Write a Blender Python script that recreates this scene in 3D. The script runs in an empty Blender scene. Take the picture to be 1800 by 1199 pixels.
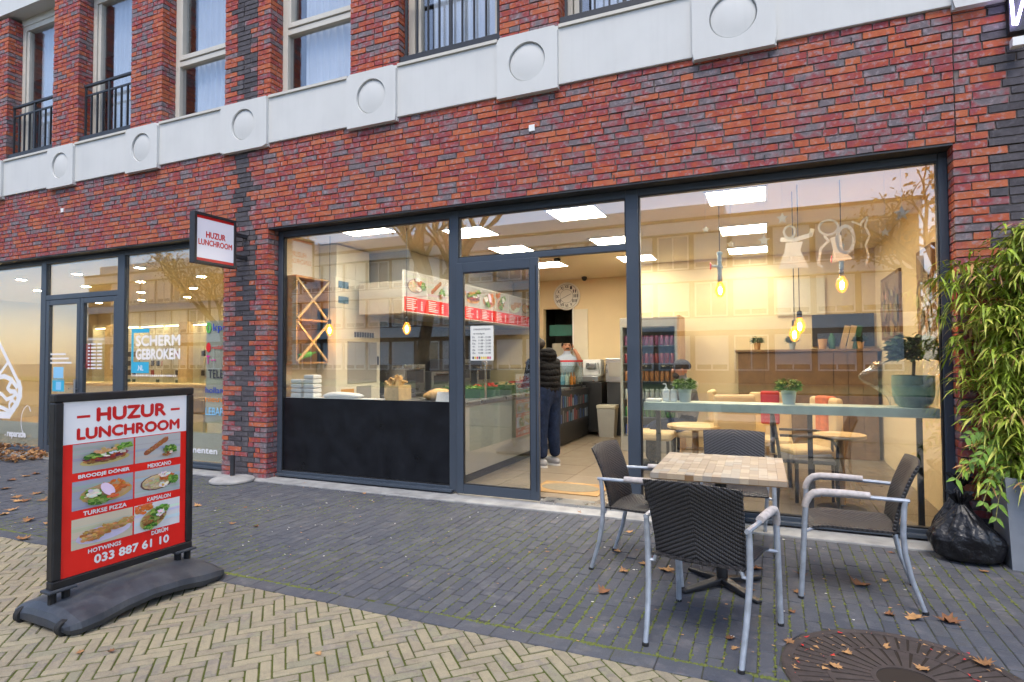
import bpy, bmesh, math, random
from mathutils import Vector, Matrix, Euler
random.seed(11)
SC = bpy.context.scene
COL = SC.collection
R = math.radians
PI = math.pi

# ------------------------------------------------------------------ camera
cd = bpy.data.cameras.new('camera'); cam = bpy.data.objects.new('camera', cd); COL.objects.link(cam)
cd.sensor_width = 36; cd.lens = 20.797; cd.clip_start = .05; cd.clip_end = 900
yaw, pit, rol = .41244, .0310, -.00505
fw = Vector((-math.sin(yaw)*math.cos(pit), math.cos(yaw)*math.cos(pit), math.sin(pit)))
r0 = Vector((math.cos(yaw), math.sin(yaw), 0)); u0 = r0.cross(fw)
rr = r0*math.cos(rol)+u0*math.sin(rol); uu = -r0*math.sin(rol)+u0*math.cos(rol)
mw = Matrix((rr, uu, -fw)).transposed().to_4x4(); mw.translation = Vector((0, -5.2612, 1.4))
cam.matrix_world = mw
SC.camera = cam

# ------------------------------------------------------------------ sky, sun, exposure
SUN_EL, SUN_AZ = R(60), R(168)          # azimuth clockwise from +y: the sun stands over the street, a little to the right
w = bpy.data.worlds.new('World'); SC.world = w; w.use_nodes = True
nt = w.node_tree; nt.nodes.clear()
sky = nt.nodes.new('ShaderNodeTexSky'); sky.sky_type = 'NISHITA'; sky.sun_disc = False
sky.sun_elevation = SUN_EL; sky.sun_rotation = SUN_AZ; sky.air_density = .8; sky.dust_density = 1.2; sky.ozone_density = .6
bg = nt.nodes.new('ShaderNodeBackground'); bg.inputs[1].default_value = .15
wo = nt.nodes.new('ShaderNodeOutputWorld')
nt.links.new(sky.outputs[0], bg.inputs[0]); nt.links.new(bg.outputs[0], wo.inputs[0])
sl = bpy.data.lights.new('sun', 'SUN'); sl.energy = 1.15; sl.angle = R(26); sl.color = (1, .93, .84)
sun = bpy.data.objects.new('sun', sl); COL.objects.link(sun)
sd = Vector((math.sin(SUN_AZ)*math.cos(SUN_EL), math.cos(SUN_AZ)*math.cos(SUN_EL), math.sin(SUN_EL)))
sun.rotation_euler = sd.to_track_quat('Z', 'Y').to_euler()
vs = SC.view_settings; vs.view_transform = 'Standard'; vs.look = 'None'; vs.exposure = 1.12; vs.gamma = 1; vs.use_curve_mapping = False
cy = SC.cycles; cy.use_denoising = True; cy.max_bounces = 7; cy.transparent_max_bounces = 16; cy.glossy_bounces = 3; cy.diffuse_bounces = 3
cy.sample_clamp_indirect = 6; cy.caustics_reflective = False; cy.caustics_refractive = False; cy.use_adaptive_sampling = True; cy.adaptive_threshold = .03

# ------------------------------------------------------------------ materials
MAT = {}
def newmat(name):
    m = bpy.data.materials.new(name); m.use_nodes = True
    MAT[name] = m
    return m, m.node_tree, m.node_tree.nodes['Principled BSDF']
def rgb(c): return (c[0], c[1], c[2], 1)
def nn(nt, t, **kw):
    n = nt.nodes.new(t)
    for k, v in kw.items():
        if k.startswith('i_'):
            key = k[2:]
            n.inputs[int(key) if key.isdigit() else key].default_value = v
        else: setattr(n, k, v)
    return n
def mixc(nt, fac, a, b, blend='MIX'):
    n = nt.nodes.new('ShaderNodeMix'); n.data_type = 'RGBA'; n.blend_type = blend
    for s, v in ((n.inputs[0], fac), (n.inputs[6], a), (n.inputs[7], b)):
        if hasattr(v, 'links') or hasattr(v, 'is_linked'): nt.links.new(v, s)
        elif isinstance(v, (int, float)): s.default_value = v
        else: s.default_value = rgb(v)
    return n.outputs[2]
def mth(nt, op, a, b=None):
    n = nt.nodes.new('ShaderNodeMath'); n.operation = op
    for i, v in enumerate((a, b)):
        if v is None: continue
        if isinstance(v, (int, float)): n.inputs[i].default_value = v
        else: nt.links.new(v, n.inputs[i])
    return n.outputs[0]
def ramp(nt, fac, stops, interp='LINEAR'):
    n = nt.nodes.new('ShaderNodeValToRGB'); cr = n.color_ramp; cr.interpolation = interp
    while len(cr.elements) < len(stops): cr.elements.new(.5)
    for e, (p, c) in zip(cr.elements, stops): e.position = p; e.color = rgb(c) if not isinstance(c, (int, float)) else (c, c, c, 1)
    nt.links.new(fac, n.inputs[0])
    return n.outputs[0]
def noise(nt, scale, vec=None, detail=4, rough=.55):
    n = nn(nt, 'ShaderNodeTexNoise'); n.inputs['Scale'].default_value = scale; n.inputs['Detail'].default_value = detail; n.inputs['Roughness'].default_value = rough
    if vec is None:
        g = nt.nodes.new('ShaderNodeNewGeometry'); vec = g.outputs['Position']
    nt.links.new(vec, n.inputs['Vector'])
    return n.outputs[0]
def bumpn(nt, b, h, strength=.3, dist=.01):
    n = nt.nodes.new('ShaderNodeBump'); n.inputs['Strength'].default_value = strength; n.inputs['Distance'].default_value = dist
    nt.links.new(h, n.inputs['Height']); nt.links.new(n.outputs[0], b.inputs['Normal'])
def M(name, col, rough=.6, metal=0, var=.12, vs=6, bump=0, bs=60, spec=.5, emit=0, ecol=None, coat=0, dist=.004):
    m, nt, b = newmat(name)
    b.inputs['Roughness'].default_value = rough; b.inputs['Metallic'].default_value = metal
    b.inputs['Specular IOR Level'].default_value = spec; b.inputs['Coat Weight'].default_value = coat
    if var:
        f = noise(nt, vs, detail=6)
        f = ramp(nt, f, [(.3, 0.), (.7, 1.)])
        c = mixc(nt, f, [x*(1-var) for x in col], [min(1, x*(1+var)) for x in col])
        nt.links.new(c, b.inputs['Base Color'])
        rf = nt.nodes.new('ShaderNodeMapRange'); rf.inputs[3].default_value = max(.02, rough-.08); rf.inputs[4].default_value = min(1, rough+.1)
        nt.links.new(f, rf.inputs[0]); nt.links.new(rf.outputs[0], b.inputs['Roughness'])
    else: b.inputs['Base Color'].default_value = rgb(col)
    if bump: bumpn(nt, b, noise(nt, bs), bump, dist)
    if emit:
        b.inputs['Emission Color'].default_value = rgb(ecol or col); b.inputs['Emission Strength'].default_value = emit
    return m
def glassmat(name, ior=1.7, tint=(1, 1, 1), rough=0.0):
    m, nt, b = newmat(name); nt.nodes.remove(b)
    t = nn(nt, 'ShaderNodeBsdfTransparent'); t.inputs[0].default_value = rgb(tint)
    g = nn(nt, 'ShaderNodeBsdfGlossy'); g.inputs['Roughness'].default_value = rough
    f = nn(nt, 'ShaderNodeFresnel'); gm = nn(nt, 'ShaderNodeNewGeometry')      # same reflectance on both faces of the thin pane
    nt.links.new(mth(nt, 'ADD', mth(nt, 'MULTIPLY', gm.outputs['Backfacing'], 1/ior-ior), ior), f.inputs[0])
    x = nn(nt, 'ShaderNodeMixShader')
    nt.links.new(f.outputs[0], x.inputs[0]); nt.links.new(t.outputs[0], x.inputs[1]); nt.links.new(g.outputs[0], x.inputs[2])
    nt.links.new(x.outputs[0], nt.nodes['Material Output'].inputs[0])
    return m
def island_rand(nt):
    g = nt.nodes.new('ShaderNodeNewGeometry'); o = nt.nodes.new('ShaderNodeObjectInfo')
    return mth(nt, 'FRACT', mth(nt, 'ADD', g.outputs['Random Per Island'], o.outputs['Random'])), g.outputs['Position']
def brickmat(name, stops, blotch, bl_amt, rough=.85):
    m, nt, b = newmat(name); r, pos = island_rand(nt)
    off = nn(nt, 'ShaderNodeCombineXYZ'); nt.links.new(mth(nt, 'MULTIPLY', r, 37.), off.inputs[0]); nt.links.new(mth(nt, 'MULTIPLY', r, 11.), off.inputs[2])
    add = nn(nt, 'ShaderNodeVectorMath', operation='ADD'); nt.links.new(pos, add.inputs[0]); nt.links.new(off.outputs[0], add.inputs[1])
    n1 = noise(nt, 7, add.outputs[0], 3, .6); n2 = noise(nt, 22, add.outputs[0], 4, .6); n3 = noise(nt, 160, pos, 3)
    rv = mth(nt, 'ADD', r, mth(nt, 'MULTIPLY', mth(nt, 'SUBTRACT', n1, .5), 1.9))
    c = ramp(nt, rv, stops)
    c = mixc(nt, mth(nt, 'MULTIPLY', ramp(nt, n2, [(.52, 0.), (.70, 1.)]), bl_amt), c, blotch)
    c = mixc(nt, mth(nt, 'MULTIPLY', n3, .5), c, [.03, .02, .02])
    big = noise(nt, .9, pos, 5, .65); sc3 = nn(nt, 'ShaderNodeVectorMath', operation='MULTIPLY'); sc3.inputs[1].default_value = (3, 3, .35); nt.links.new(pos, sc3.inputs[0])
    run = noise(nt, 2.2, sc3.outputs[0], 4, .6)                                  # broad drift of tone and run-down grime
    c = mixc(nt, mth(nt, 'MULTIPLY', ramp(nt, big, [(.42, 0.), (.68, 1.)]), .16), c, [.12, .10, .095]); c = mixc(nt, mth(nt, 'MULTIPLY', ramp(nt, run, [(.55, 0.), (.75, 1.)]), .22), c, [.36, .32, .31])
    nt.links.new(c, b.inputs['Base Color']); b.inputs['Roughness'].default_value = rough
    b.inputs['Specular IOR Level'].default_value = .25
    bumpn(nt, b, mth(nt, 'ADD', mth(nt, 'MULTIPLY', n2, 1.), mth(nt, 'MULTIPLY', n3, .35)), .7, .008)
    return m
brickmat('brick_red', [(.0, (.60, .165, .07)), (.30, (.54, .115, .055)), (.48, (.44, .08, .06)), (.65, (.37, .07, .085)), (.82, (.31, .16, .165)), (.93, (.27, .215, .23)), (1, (.20, .17, .185))], (.46, .39, .43), .75)
brickmat('brick_grey', [(0, (.085, .08, .09)), (.5, (.115, .107, .12)), (1, (.07, .066, .076))], (.21, .20, .22), .5)
brickmat('paver_dark', [(0, (.086, .097, .120)), (.5, (.102, .114, .138)), (.85, (.118, .13, .152)), (1, (.112, .12, .132))], (.15, .15, .16), .3)
brickmat('paver_yellow', [(0, (.45, .395, .26)), (.3, (.41, .36, .245)), (.55, (.35, .305, .215)), (.75, (.39, .34, .24)), (.9, (.29, .26, .21)), (1, (.34, .32, .22))], (.22, .19, .15), .4)
M('mortar', (.15, .125, .115), .95, var=.3, vs=20, bump=.4, bs=200)
def jointmat(name, dirt, moss, lo, hi):
    m, nt, b = newmat(name)
    a = noise(nt, 1.3, detail=5, rough=.7); bb = noise(nt, 14, detail=5)
    f = ramp(nt, mth(nt, 'ADD', mth(nt, 'MULTIPLY', a, .7), mth(nt, 'MULTIPLY', bb, .4)), [(lo, 0.), (hi, 1.)])
    c = mixc(nt, f, dirt, mixc(nt, noise(nt, 60), moss, [x*.45 for x in moss]))
    nt.links.new(c, b.inputs['Base Color']); b.inputs['Roughness'].default_value = 1; b.inputs['Specular IOR Level'].default_value = .1
    bumpn(nt, b, noise(nt, 150), .8, .006)
jointmat('joint_dark', (.07, .068, .068), (.12, .145, .035), .50, .64)
jointmat('joint_yellow', (.085, .08, .045), (.12, .145, .035), .38, .56)
def groundmat():
    m, nt, b = newmat('ground')
    c = mixc(nt, ramp(nt, noise(nt, .6), [(.35, 0.), (.65, 1.)]), (.12, .115, .11), (.16, .15, .14))
    nt.links.new(c, b.inputs['Base Color']); b.inputs['Roughness'].default_value = .9
    bumpn(nt, b, noise(nt, 80), .3, .01)
groundmat()
M('concrete', (.30, .30, .295), .9, var=.25, vs=7, bump=.3, bs=120)
M('concrete_band', (.60, .605, .585), .8, var=.05, vs=2.5, bump=.12, bs=90)
def streaks(name, amt):
    m = MAT[name]; nt = m.node_tree; b = nt.nodes['Principled BSDF']; src = b.inputs['Base Color'].links[0].from_socket
    g = nn(nt, 'ShaderNodeNewGeometry'); v = nn(nt, 'ShaderNodeVectorMath', operation='MULTIPLY'); v.inputs[1].default_value = (14, 14, .7); nt.links.new(g.outputs['Position'], v.inputs[0])
    f = mth(nt, 'MULTIPLY', ramp(nt, noise(nt, 1., v.outputs[0], 5, .7), [(.5, 0.), (.78, 1.)]), amt); f2 = mth(nt, 'MULTIPLY', ramp(nt, noise(nt, 5, None, 6, .7), [(.5, 0.), (.75, 1.)]), amt*.6)
    nt.links.new(mixc(nt, f2, mixc(nt, f, src, (.33, .33, .31)), (.40, .40, .37)), b.inputs['Base Color'])
streaks('concrete_band', .09)
M('asphalt', (.05, .05, .053), .9, var=.2, bump=.4, bs=200)
M('grass', (.07, .11, .025), .9, var=.4, vs=9, bump=.6, bs=80)
M('frame_grey', (.047, .061, .082), .42, var=.06, vs=3)
M('frame_black', (.010, .010, .012), .42, var=.4, vs=14)
M('panel_black', (.007, .008, .011), .35, var=.3, vs=5, spec=.3)
streaks('panel_black', .006)
M('metal_dark', (.025, .027, .032), .5, var=.1)
M('cream_frame', (.58, .55, .48), .5, var=.04)
M('curtain', (.75, .78, .82), .9, var=.06, vs=3)
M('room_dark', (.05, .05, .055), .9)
M('white_paint', (.78, .78, .76), .5, var=.03)
M('white_print', (.80, .80, .82), .45, var=0)
M('poster_white', (.84, .85, .88), .35, var=.03, vs=4)
M('print_red', (.62, .012, .014), .4, var=0)
M('poster_red', (.78, .016, .010), .35, var=.03)
M('sign_white', (.66, .68, .78), .3, var=0, emit=.12)
M('base_grey', (.035, .042, .056), .5, var=.3, vs=9, bump=.15, bs=220)
streaks('base_grey', .10)
M('rubber', (.012, .012, .013), .7)
M('steel', (.45, .46, .48), .3, .9, var=.06)
M('chrome', (.6, .6, .6), .15, 1, var=0)
M('alu_grey', (.36, .40, .46), .4, .35, var=.18, vs=22)
M('arm_wood', (.47, .43, .41), .8, var=.22, vs=30, bump=.3, bs=90)
M('bag_black', (.006, .006, .008), .33, var=.2, bump=.75, bs=13, dist=.03)
M('planter_grey', (.22, .24, .27), .75, var=.1, bump=.2, bs=90)
M('soil', (.03, .02, .013), 1)
M('leaf_bamboo', (.25, .34, .025), .5, var=.45, vs=25)
M('leaf_bamboo_pale', (.42, .43, .07), .5, var=.3, vs=30)
M('leaf_vine', (.15, .27, .025), .45, var=.45, vs=14)
M('leaf_dark', (.04, .085, .03), .45, var=.4, vs=30)
M('leaf_bright', (.11, .22, .025), .5, var=.4, vs=60)
M('moss', (.125, .15, .03), .9, var=.4, vs=40)
M('stalk', (.20, .19, .05), .6, var=.2)
M('leaf_brown', (.30, .15, .06), .8, var=.35, vs=40, bump=.4, bs=120)
M('leaf_tan', (.46, .25, .10), .8, var=.3, vs=40, bump=.4, bs=120)
M('leaf_rust', (.22, .095, .04), .8, var=.3, vs=40, bump=.4, bs=120)
M('rust_iron', (.065, .05, .045), .8, .1, var=.35, vs=15, bump=.4, bs=120)
M('bark', (.07, .055, .04), .95, var=.3, vs=8, bump=.6, bs=25)
M('leaf_gold', (.40, .22, .03), .7, var=.4, vs=3)
M('wall_yellow', (.76, .61, .36), .8, var=.03, vs=2)
M('wall_cream', (.72, .62, .42), .8, var=.03, vs=2)
M('ceiling_white', (.76, .66, .46), .85, var=.02)
M('light_panel', (1, 1, 1), .5, var=0, emit=20, ecol=(1, .91, .74))
M('shelf_light', (1, 1, 1), .5, var=0, emit=11, ecol=(1, .82, .48))
M('spot_light', (1, 1, 1), .5, var=0, emit=150, ecol=(1, .83, .48))
M('filament', (1, .6, .2), .5, var=0, emit=170, ecol=(1, .55, .16))
glassmat('bulb_glass', 1.45, (1, .72, .25))
_n = MAT['bulb_glass'].node_tree; _e = nn(_n, 'ShaderNodeEmission'); _e.inputs[0].default_value = (1, .42, .04, 1); _e.inputs[1].default_value = .55
_a = nn(_n, 'ShaderNodeAddShader'); _o = _n.nodes['Material Output']; _l = _o.inputs[0].links[0].from_socket
_n.links.new(_l, _a.inputs[0]); _n.links.new(_e.outputs[0], _a.inputs[1]); _n.links.new(_a.outputs[0], _o.inputs[0])
glassmat('pane_glass', 2.45, (.97, .985, .98))
glassmat('case_glass', 1.45, (.92, .96, .95))
glassmat('upper_glass', 2.5, (.93, .95, .97))
glassmat('sky_glass', 1.9, (.95, .95, .95))
M('black_plastic', (.012, .012, .013), .45, var=0)
M('wood_oak', (.42, .25, .10), .55, var=.2, vs=14)
M('wood_pale', (.62, .44, .21), .5, var=.15, vs=14)
M('wood_brown', (.20, .115, .05), .6, var=.25, vs=9)
M('ledge_green', (.46, .55, .46), .45, var=.12, vs=10)
M('tile_dark', (.10, .09, .075), .35, var=.3, vs=8)
M('hood_beige', (.50, .46, .36), .4, var=.05)
M('appliance_cream', (.76, .71, .56), .45, var=.04)
M('vent_grey', (.33, .32, .29), .45, var=.05)
M('vent_blue', (.10, .20, .30), .5, var=.1)
M('paper', (.74, .72, .65), .8, var=.03)
M('ink', (.04, .04, .05), .8, var=0)
M('tape_orange', (.65, .33, .06), .7, var=.1)
M('plastic_white', (.75, .77, .76), .4, var=.03)
M('green_tray', (.03, .12, .05), .5, var=.2)
M('bread', (.58, .38, .16), .8, var=.3, vs=20)
M('pot_tin', (.42, .52, .54), .4, .3, var=.08)
M('pot_teal', (.20, .36, .33), .5, var=.1, vs=12)
M('terracotta', (.60, .34, .13), .7)
glassmat('film_clear', 2.3, (.95, .97, .97), .15)
M('cream_fabric', (.68, .52, .27), .8, var=.08)
M('fabric_grey', (.13, .14, .16), .85, var=.15)
M('fabric_red', (.45, .02, .025), .85, var=.15)
M('fabric_orange', (.60, .16, .05), .85, var=.25, vs=20)
M('jacket_black', (.004, .004, .005), .8, var=.3, vs=18, bump=.9, bs=16, spec=.15, dist=.02)
M('jeans', (.018, .028, .06), .9, var=.35, vs=14, bump=.7, bs=18, spec=.1, dist=.015)
M('shirt_blue', (.40, .47, .58), .8, var=.1)
M('parka_grey', (.16, .17, .19), .85, var=.15)
M('skin', (.45, .22, .13), .55, var=.08)
M('hair_dark', (.015, .011, .009), .7)
M('shoe_grey', (.30, .30, .31), .7, var=.1)
M('shoe_white', (.75, .75, .73), .6, var=0)
M('cyan_print', (.03, .40, .62), .45, var=0)
M('blue_print', (.03, .07, .42), .45, var=0)
M('magenta_print', (.62, .04, .28), .45, var=0)
M('lightblue_print', (.25, .55, .80), .45, var=0)
M('orange_print', (.80, .25, .03), .45, var=0)
M('green_print', (.12, .45, .08), .45, var=0)
M('frost', (.62, .60, .46), .7, var=.03)
M('neon', (.7, .6, 1), .4, var=0, emit=5, ecol=(.62, .55, 1))
M('facade_white', (.80, .79, .76), .7, var=.06)
M('facade_brown', (.20, .12, .07), .8, var=.12)
M('floor_tile', (.21, .17, .125), .35, var=.12, vs=4)
M('grout', (.15, .12, .085), .9)
M('mat_rust', (.30, .18, .07), .9, var=.25, vs=10)
M('mat_grey', (.17, .145, .10), .95, var=.2, vs=30)
M('cabinet_white', (.72, .66, .50), .45, var=.03)
def translmat(name, col):
    m, nt, b = newmat(name); t = nn(nt, 'ShaderNodeBsdfTranslucent'); t.inputs[0].default_value = rgb(col); b.inputs['Base Color'].default_value = rgb(col); b.inputs['Roughness'].default_value = .8
    x = nn(nt, 'ShaderNodeMixShader'); x.inputs[0].default_value = .5
    nt.links.new(b.outputs[0], x.inputs[1]); nt.links.new(t.outputs[0], x.inputs[2]); nt.links.new(x.outputs[0], nt.nodes['Material Output'].inputs[0])
translmat('thin_paper', (.66, .62, .52)); translmat('leaf_thin', (.20, .32, .03))
M('can_red', (.22, .015, .02), .35, var=0); M('can_orange', (.30, .11, .03), .35, var=0); M('can_magenta', (.20, .03, .10), .35, var=0); M('can_green', (.05, .16, .04), .35, var=0); M('can_blue', (.02, .05, .20), .35, var=0); M('can_white', (.42, .42, .40), .35, var=0)
M('shelf_teal', (.05, .20, .16), .5)
def quilted(name):                                   # padded jacket: soft horizontal baffles plus creases
    nt = MAT[name].node_tree; b = nt.nodes['Principled BSDF']; tc = nn(nt, 'ShaderNodeTexCoord'); sp = nn(nt, 'ShaderNodeSeparateXYZ'); nt.links.new(tc.outputs['Object'], sp.inputs[0])
    h = mth(nt, 'ABSOLUTE', mth(nt, 'SINE', mth(nt, 'ADD', mth(nt, 'MULTIPLY', sp.outputs[2], 42.), mth(nt, 'MULTIPLY', noise(nt, 9), 3.))))
    bumpn(nt, b, mth(nt, 'ADD', h, noise(nt, 22)), .9, .018)
quilted('jacket_black')
def attrmat():
    m, nt, b = newmat('print_colour')
    a = nn(nt, 'ShaderNodeVertexColor'); a.layer_name = 'Col'
    nt.links.new(a.outputs[0], b.inputs['Base Color']); b.inputs['Roughness'].default_value = .35
attrmat()
def weavemat(name, c1, c2):
    # chevron weave from the chair's own coordinates: the strands run up and out from the middle
    m, nt, b = newmat(name)
    tc = nn(nt, 'ShaderNodeUVMap'); sp = nn(nt, 'ShaderNodeSeparateXYZ'); nt.links.new(tc.outputs[0], sp.inputs[0])
    ax = mth(nt, 'ABSOLUTE', sp.outputs[0]); v = sp.outputs[1]
    s = mth(nt, 'ADD', mth(nt, 'MULTIPLY', v, 40.), mth(nt, 'MULTIPLY', ax, 24.))
    tri = mth(nt, 'ABSOLUTE', mth(nt, 'SUBTRACT', mth(nt, 'FRACT', s), .5))
    t = mth(nt, 'MULTIPLY', sp.outputs[0], 95.)
    tri2 = mth(nt, 'ABSOLUTE', mth(nt, 'SUBTRACT', mth(nt, 'FRACT', t), .5))
    h = mth(nt, 'ADD', ramp(nt, tri, [(.05, 0.), (.35, 1.)]), mth(nt, 'MULTIPLY', ramp(nt, tri2, [(.04, 0.), (.3, 1.)]), .6))
    f = mth(nt, 'MULTIPLY', h, .62)
    c = mixc(nt, f, c1, c2)
    nt.links.new(c, b.inputs['Base Color']); b.inputs['Roughness'].default_value = .42
    bumpn(nt, b, h, .8, .004)
weavemat('weave', (.003, .003, .004), (.046, .044, .048))
def mosaicmat():
    m, nt, b = newmat('mosaic'); r, pos = island_rand(nt)
    c = ramp(nt, r, [(0, (.34, .23, .13)), (.15, (.46, .34, .20)), (.3, (.30, .21, .14)), (.45, (.55, .43, .28)), (.6, (.30, .28, .25)), (.72, (.50, .44, .35)), (.85, (.33, .23, .14)), (1, (.44, .34, .22))], 'CONSTANT')
    n = noise(nt, 30, detail=6, rough=.7)
    c = mixc(nt, .45, c, (.30, .26, .205)); c = mixc(nt, mth(nt, 'MULTIPLY', ramp(nt, n, [(.35, 1.), (.6, 0.)]), .45), c, (.27, .22, .17))
    nt.links.new(c, b.inputs['Base Color']); b.inputs['Roughness'].default_value = .45
mosaicmat()

# ------------------------------------------------------------------ mesh helpers
class B:
    def __init__(s): s.v = []; s.f = []; s.c = []; s.m = []; s.cur = None; s.mi = 0; s.uv = None
    def face(s, idx): s.f.append(tuple(idx)); s.c.append(s.cur); s.m.append(s.mi)
    def add(s, vs, fs):
        n = len(s.v); s.v += [tuple(p) for p in vs]
        for f in fs: s.face([n+i for i in f])
        return n
    BOXF = [(0, 3, 2, 1), (4, 5, 6, 7), (0, 1, 5, 4), (1, 2, 6, 5), (2, 3, 7, 6), (3, 0, 4, 7)]
    def box(s, x0, x1, y0, y1, z0, z1, j=0, T=None):
        vs = [(x0, y0, z0), (x1, y0, z0), (x1, y1, z0), (x0, y1, z0), (x0, y0, z1), (x1, y0, z1), (x1, y1, z1), (x0, y1, z1)]
        if j: vs = [tuple(c+random.uniform(-j, j) for c in p) for p in vs]
        if T is not None: vs = [T @ Vector(p) for p in vs]
        s.add(vs, B.BOXF); return s
    def bar(s, a, b, w, h=None, up=(0, 0, 1)):
        h = h or w; a = Vector(a); b = Vector(b); d = (b-a).normalized(); up = Vector(up)
        if abs(d.dot(up)) > .98: up = Vector((0, 1, 0))
        x = d.cross(up).normalized()*w/2; y = x.cross(d).normalized()*h/2
        s.add([a-x-y, a+x-y, a+x+y, a-x+y, b-x-y, b+x-y, b+x+y, b-x+y], B.BOXF); return s
    def tube(s, pts, r, n=8, cap=True, squash=None):
        pts = [Vector(p) for p in pts]; rs = r if isinstance(r, (list, tuple)) else [r]*len(pts)
        base = len(s.v); ux = None
        for i, p in enumerate(pts):
            d = (pts[min(i+1, len(pts)-1)]-pts[max(i-1, 0)]).normalized()
            if ux is None:
                ux = d.orthogonal().normalized()
            ux = (ux-d*ux.dot(d)).normalized(); uy = d.cross(ux)
            for k in range(n):
                a = 2*PI*k/n; s.v.append(tuple(p+ux*math.cos(a)*rs[i]+uy*math.sin(a)*rs[i]))
        for i in range(len(pts)-1):
            for k in range(n):
                a = base+i*n+k; b = base+i*n+(k+1) % n
                s.face((a, b, b+n, a+n))
        if cap: s.face(tuple(base+k for k in range(n))[::-1]); s.face(tuple(base+(len(pts)-1)*n+k for k in range(n)))
        return s
    def lathe(s, prof, n=20, c=(0, 0, 0), axis='z', sx=1, sy=1):
        base = len(s.v)
        for r, z in prof:
            for k in range(n):
                a = 2*PI*k/n; p = (r*math.cos(a)*sx, r*math.sin(a)*sy, z)
                if axis == 'y': p = (p[0], -p[2], p[1])
                if axis == 'x': p = (p[2], p[0], p[1])
                s.v.append((c[0]+p[0], c[1]+p[1], c[2]+p[2]))
        for i in range(len(prof)-1):
            for k in range(n):
                a = base+i*n+k; b = base+i*n+(k+1) % n
                s.face((a, b, b+n, a+n))
        s.face(tuple(base+k for k in range(n))[::-1]); s.face(tuple(base+(len(prof)-1)*n+k for k in range(n)))
        return s
    def prism(s, poly, z0, z1, T=None):
        n = len(poly); vs = [(p[0], p[1], z0) for p in poly]+[(p[0], p[1], z1) for p in poly]
        if T is not None: vs = [T @ Vector(p) for p in vs]
        fs = [tuple(range(n))[::-1], tuple(range(n, 2*n))]+[(i, (i+1) % n, n+(i+1) % n, n+i) for i in range(n)]
        s.add(vs, fs); return s
    def grid(s, fn, nu, nv):
        base = len(s.v)
        for j in range(nv+1):
            for i in range(nu+1): s.v.append(tuple(fn(i/nu, j/nv)))
        for j in range(nv):
            for i in range(nu):
                a = base+j*(nu+1)+i; s.face((a, a+1, a+nu+2, a+nu+1))
        return s
    def mesh(s, name, mat, smooth=False):
        me = bpy.data.meshes.new(name); me.from_pydata(s.v, [], s.f)
        mats = mat if isinstance(mat, (list, tuple)) else [mat]
        for m in mats: me.materials.append(MAT[m])
        if len(mats) > 1: me.polygons.foreach_set('material_index', s.m)
        if any(c is not None for c in s.c):
            at = me.color_attributes.new('Col', 'FLOAT_COLOR', 'CORNER'); k = 0
            buf = []
            for p, c in zip(me.polygons, s.c):
                for _ in range(p.loop_total): buf += [*(c or (1, 1, 1)), 1.]
            at.data.foreach_set('color', buf)
        if s.uv:
            ul = me.uv_layers.new(name='UVMap')
            for l in me.loops: ul.data[l.index].uv = s.uv[l.vertex_index]
        if smooth:
            me.polygons.foreach_set('use_smooth', [True]*len(me.polygons))
            if smooth != 'full':
                me.set_sharp_from_angle(angle=R(16 if smooth == 'crisp' else 38))
        me.update()
        return me
    def build(s, name, mat, parent=None, smooth=False, bevel=0, **tags):
        o = bpy.data.objects.new(name, s.mesh(name, mat, smooth)); COL.objects.link(o)
        if parent: o.parent = parent
        if bevel:
            bv = o.modifiers.new('bevel', 'BEVEL'); bv.width = bevel; bv.segments = 2; bv.limit_method = 'ANGLE'; bv.angle_limit = R(40); bv.harden_normals = False
        for k, v in tags.items(): o[k] = v
        return o
def empty(name, loc=(0, 0, 0), rz=0, **tags):
    o = bpy.data.objects.new(name, None); COL.objects.link(o); o.location = loc; o.rotation_euler = (0, 0, rz); o.empty_display_size = .1
    for k, v in tags.items(): o[k] = v
    return o
def thing(name, label, cat, loc=(0, 0, 0), rz=0, group=None):
    o = empty(name, loc, rz, label=label, category=cat)
    if group: o['group'] = group
    return o
def tag(o, label, cat, group=None):
    o['label'] = label; o['category'] = cat
    if group: o['group'] = group
    return o
def copytree(o, parent=None):
    c = o.copy(); COL.objects.link(c); c.parent = parent
    for ch in list(o.children): copytree(ch, c)
    return c
def bx(*a, **k): return B().box(*a, **k)
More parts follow.
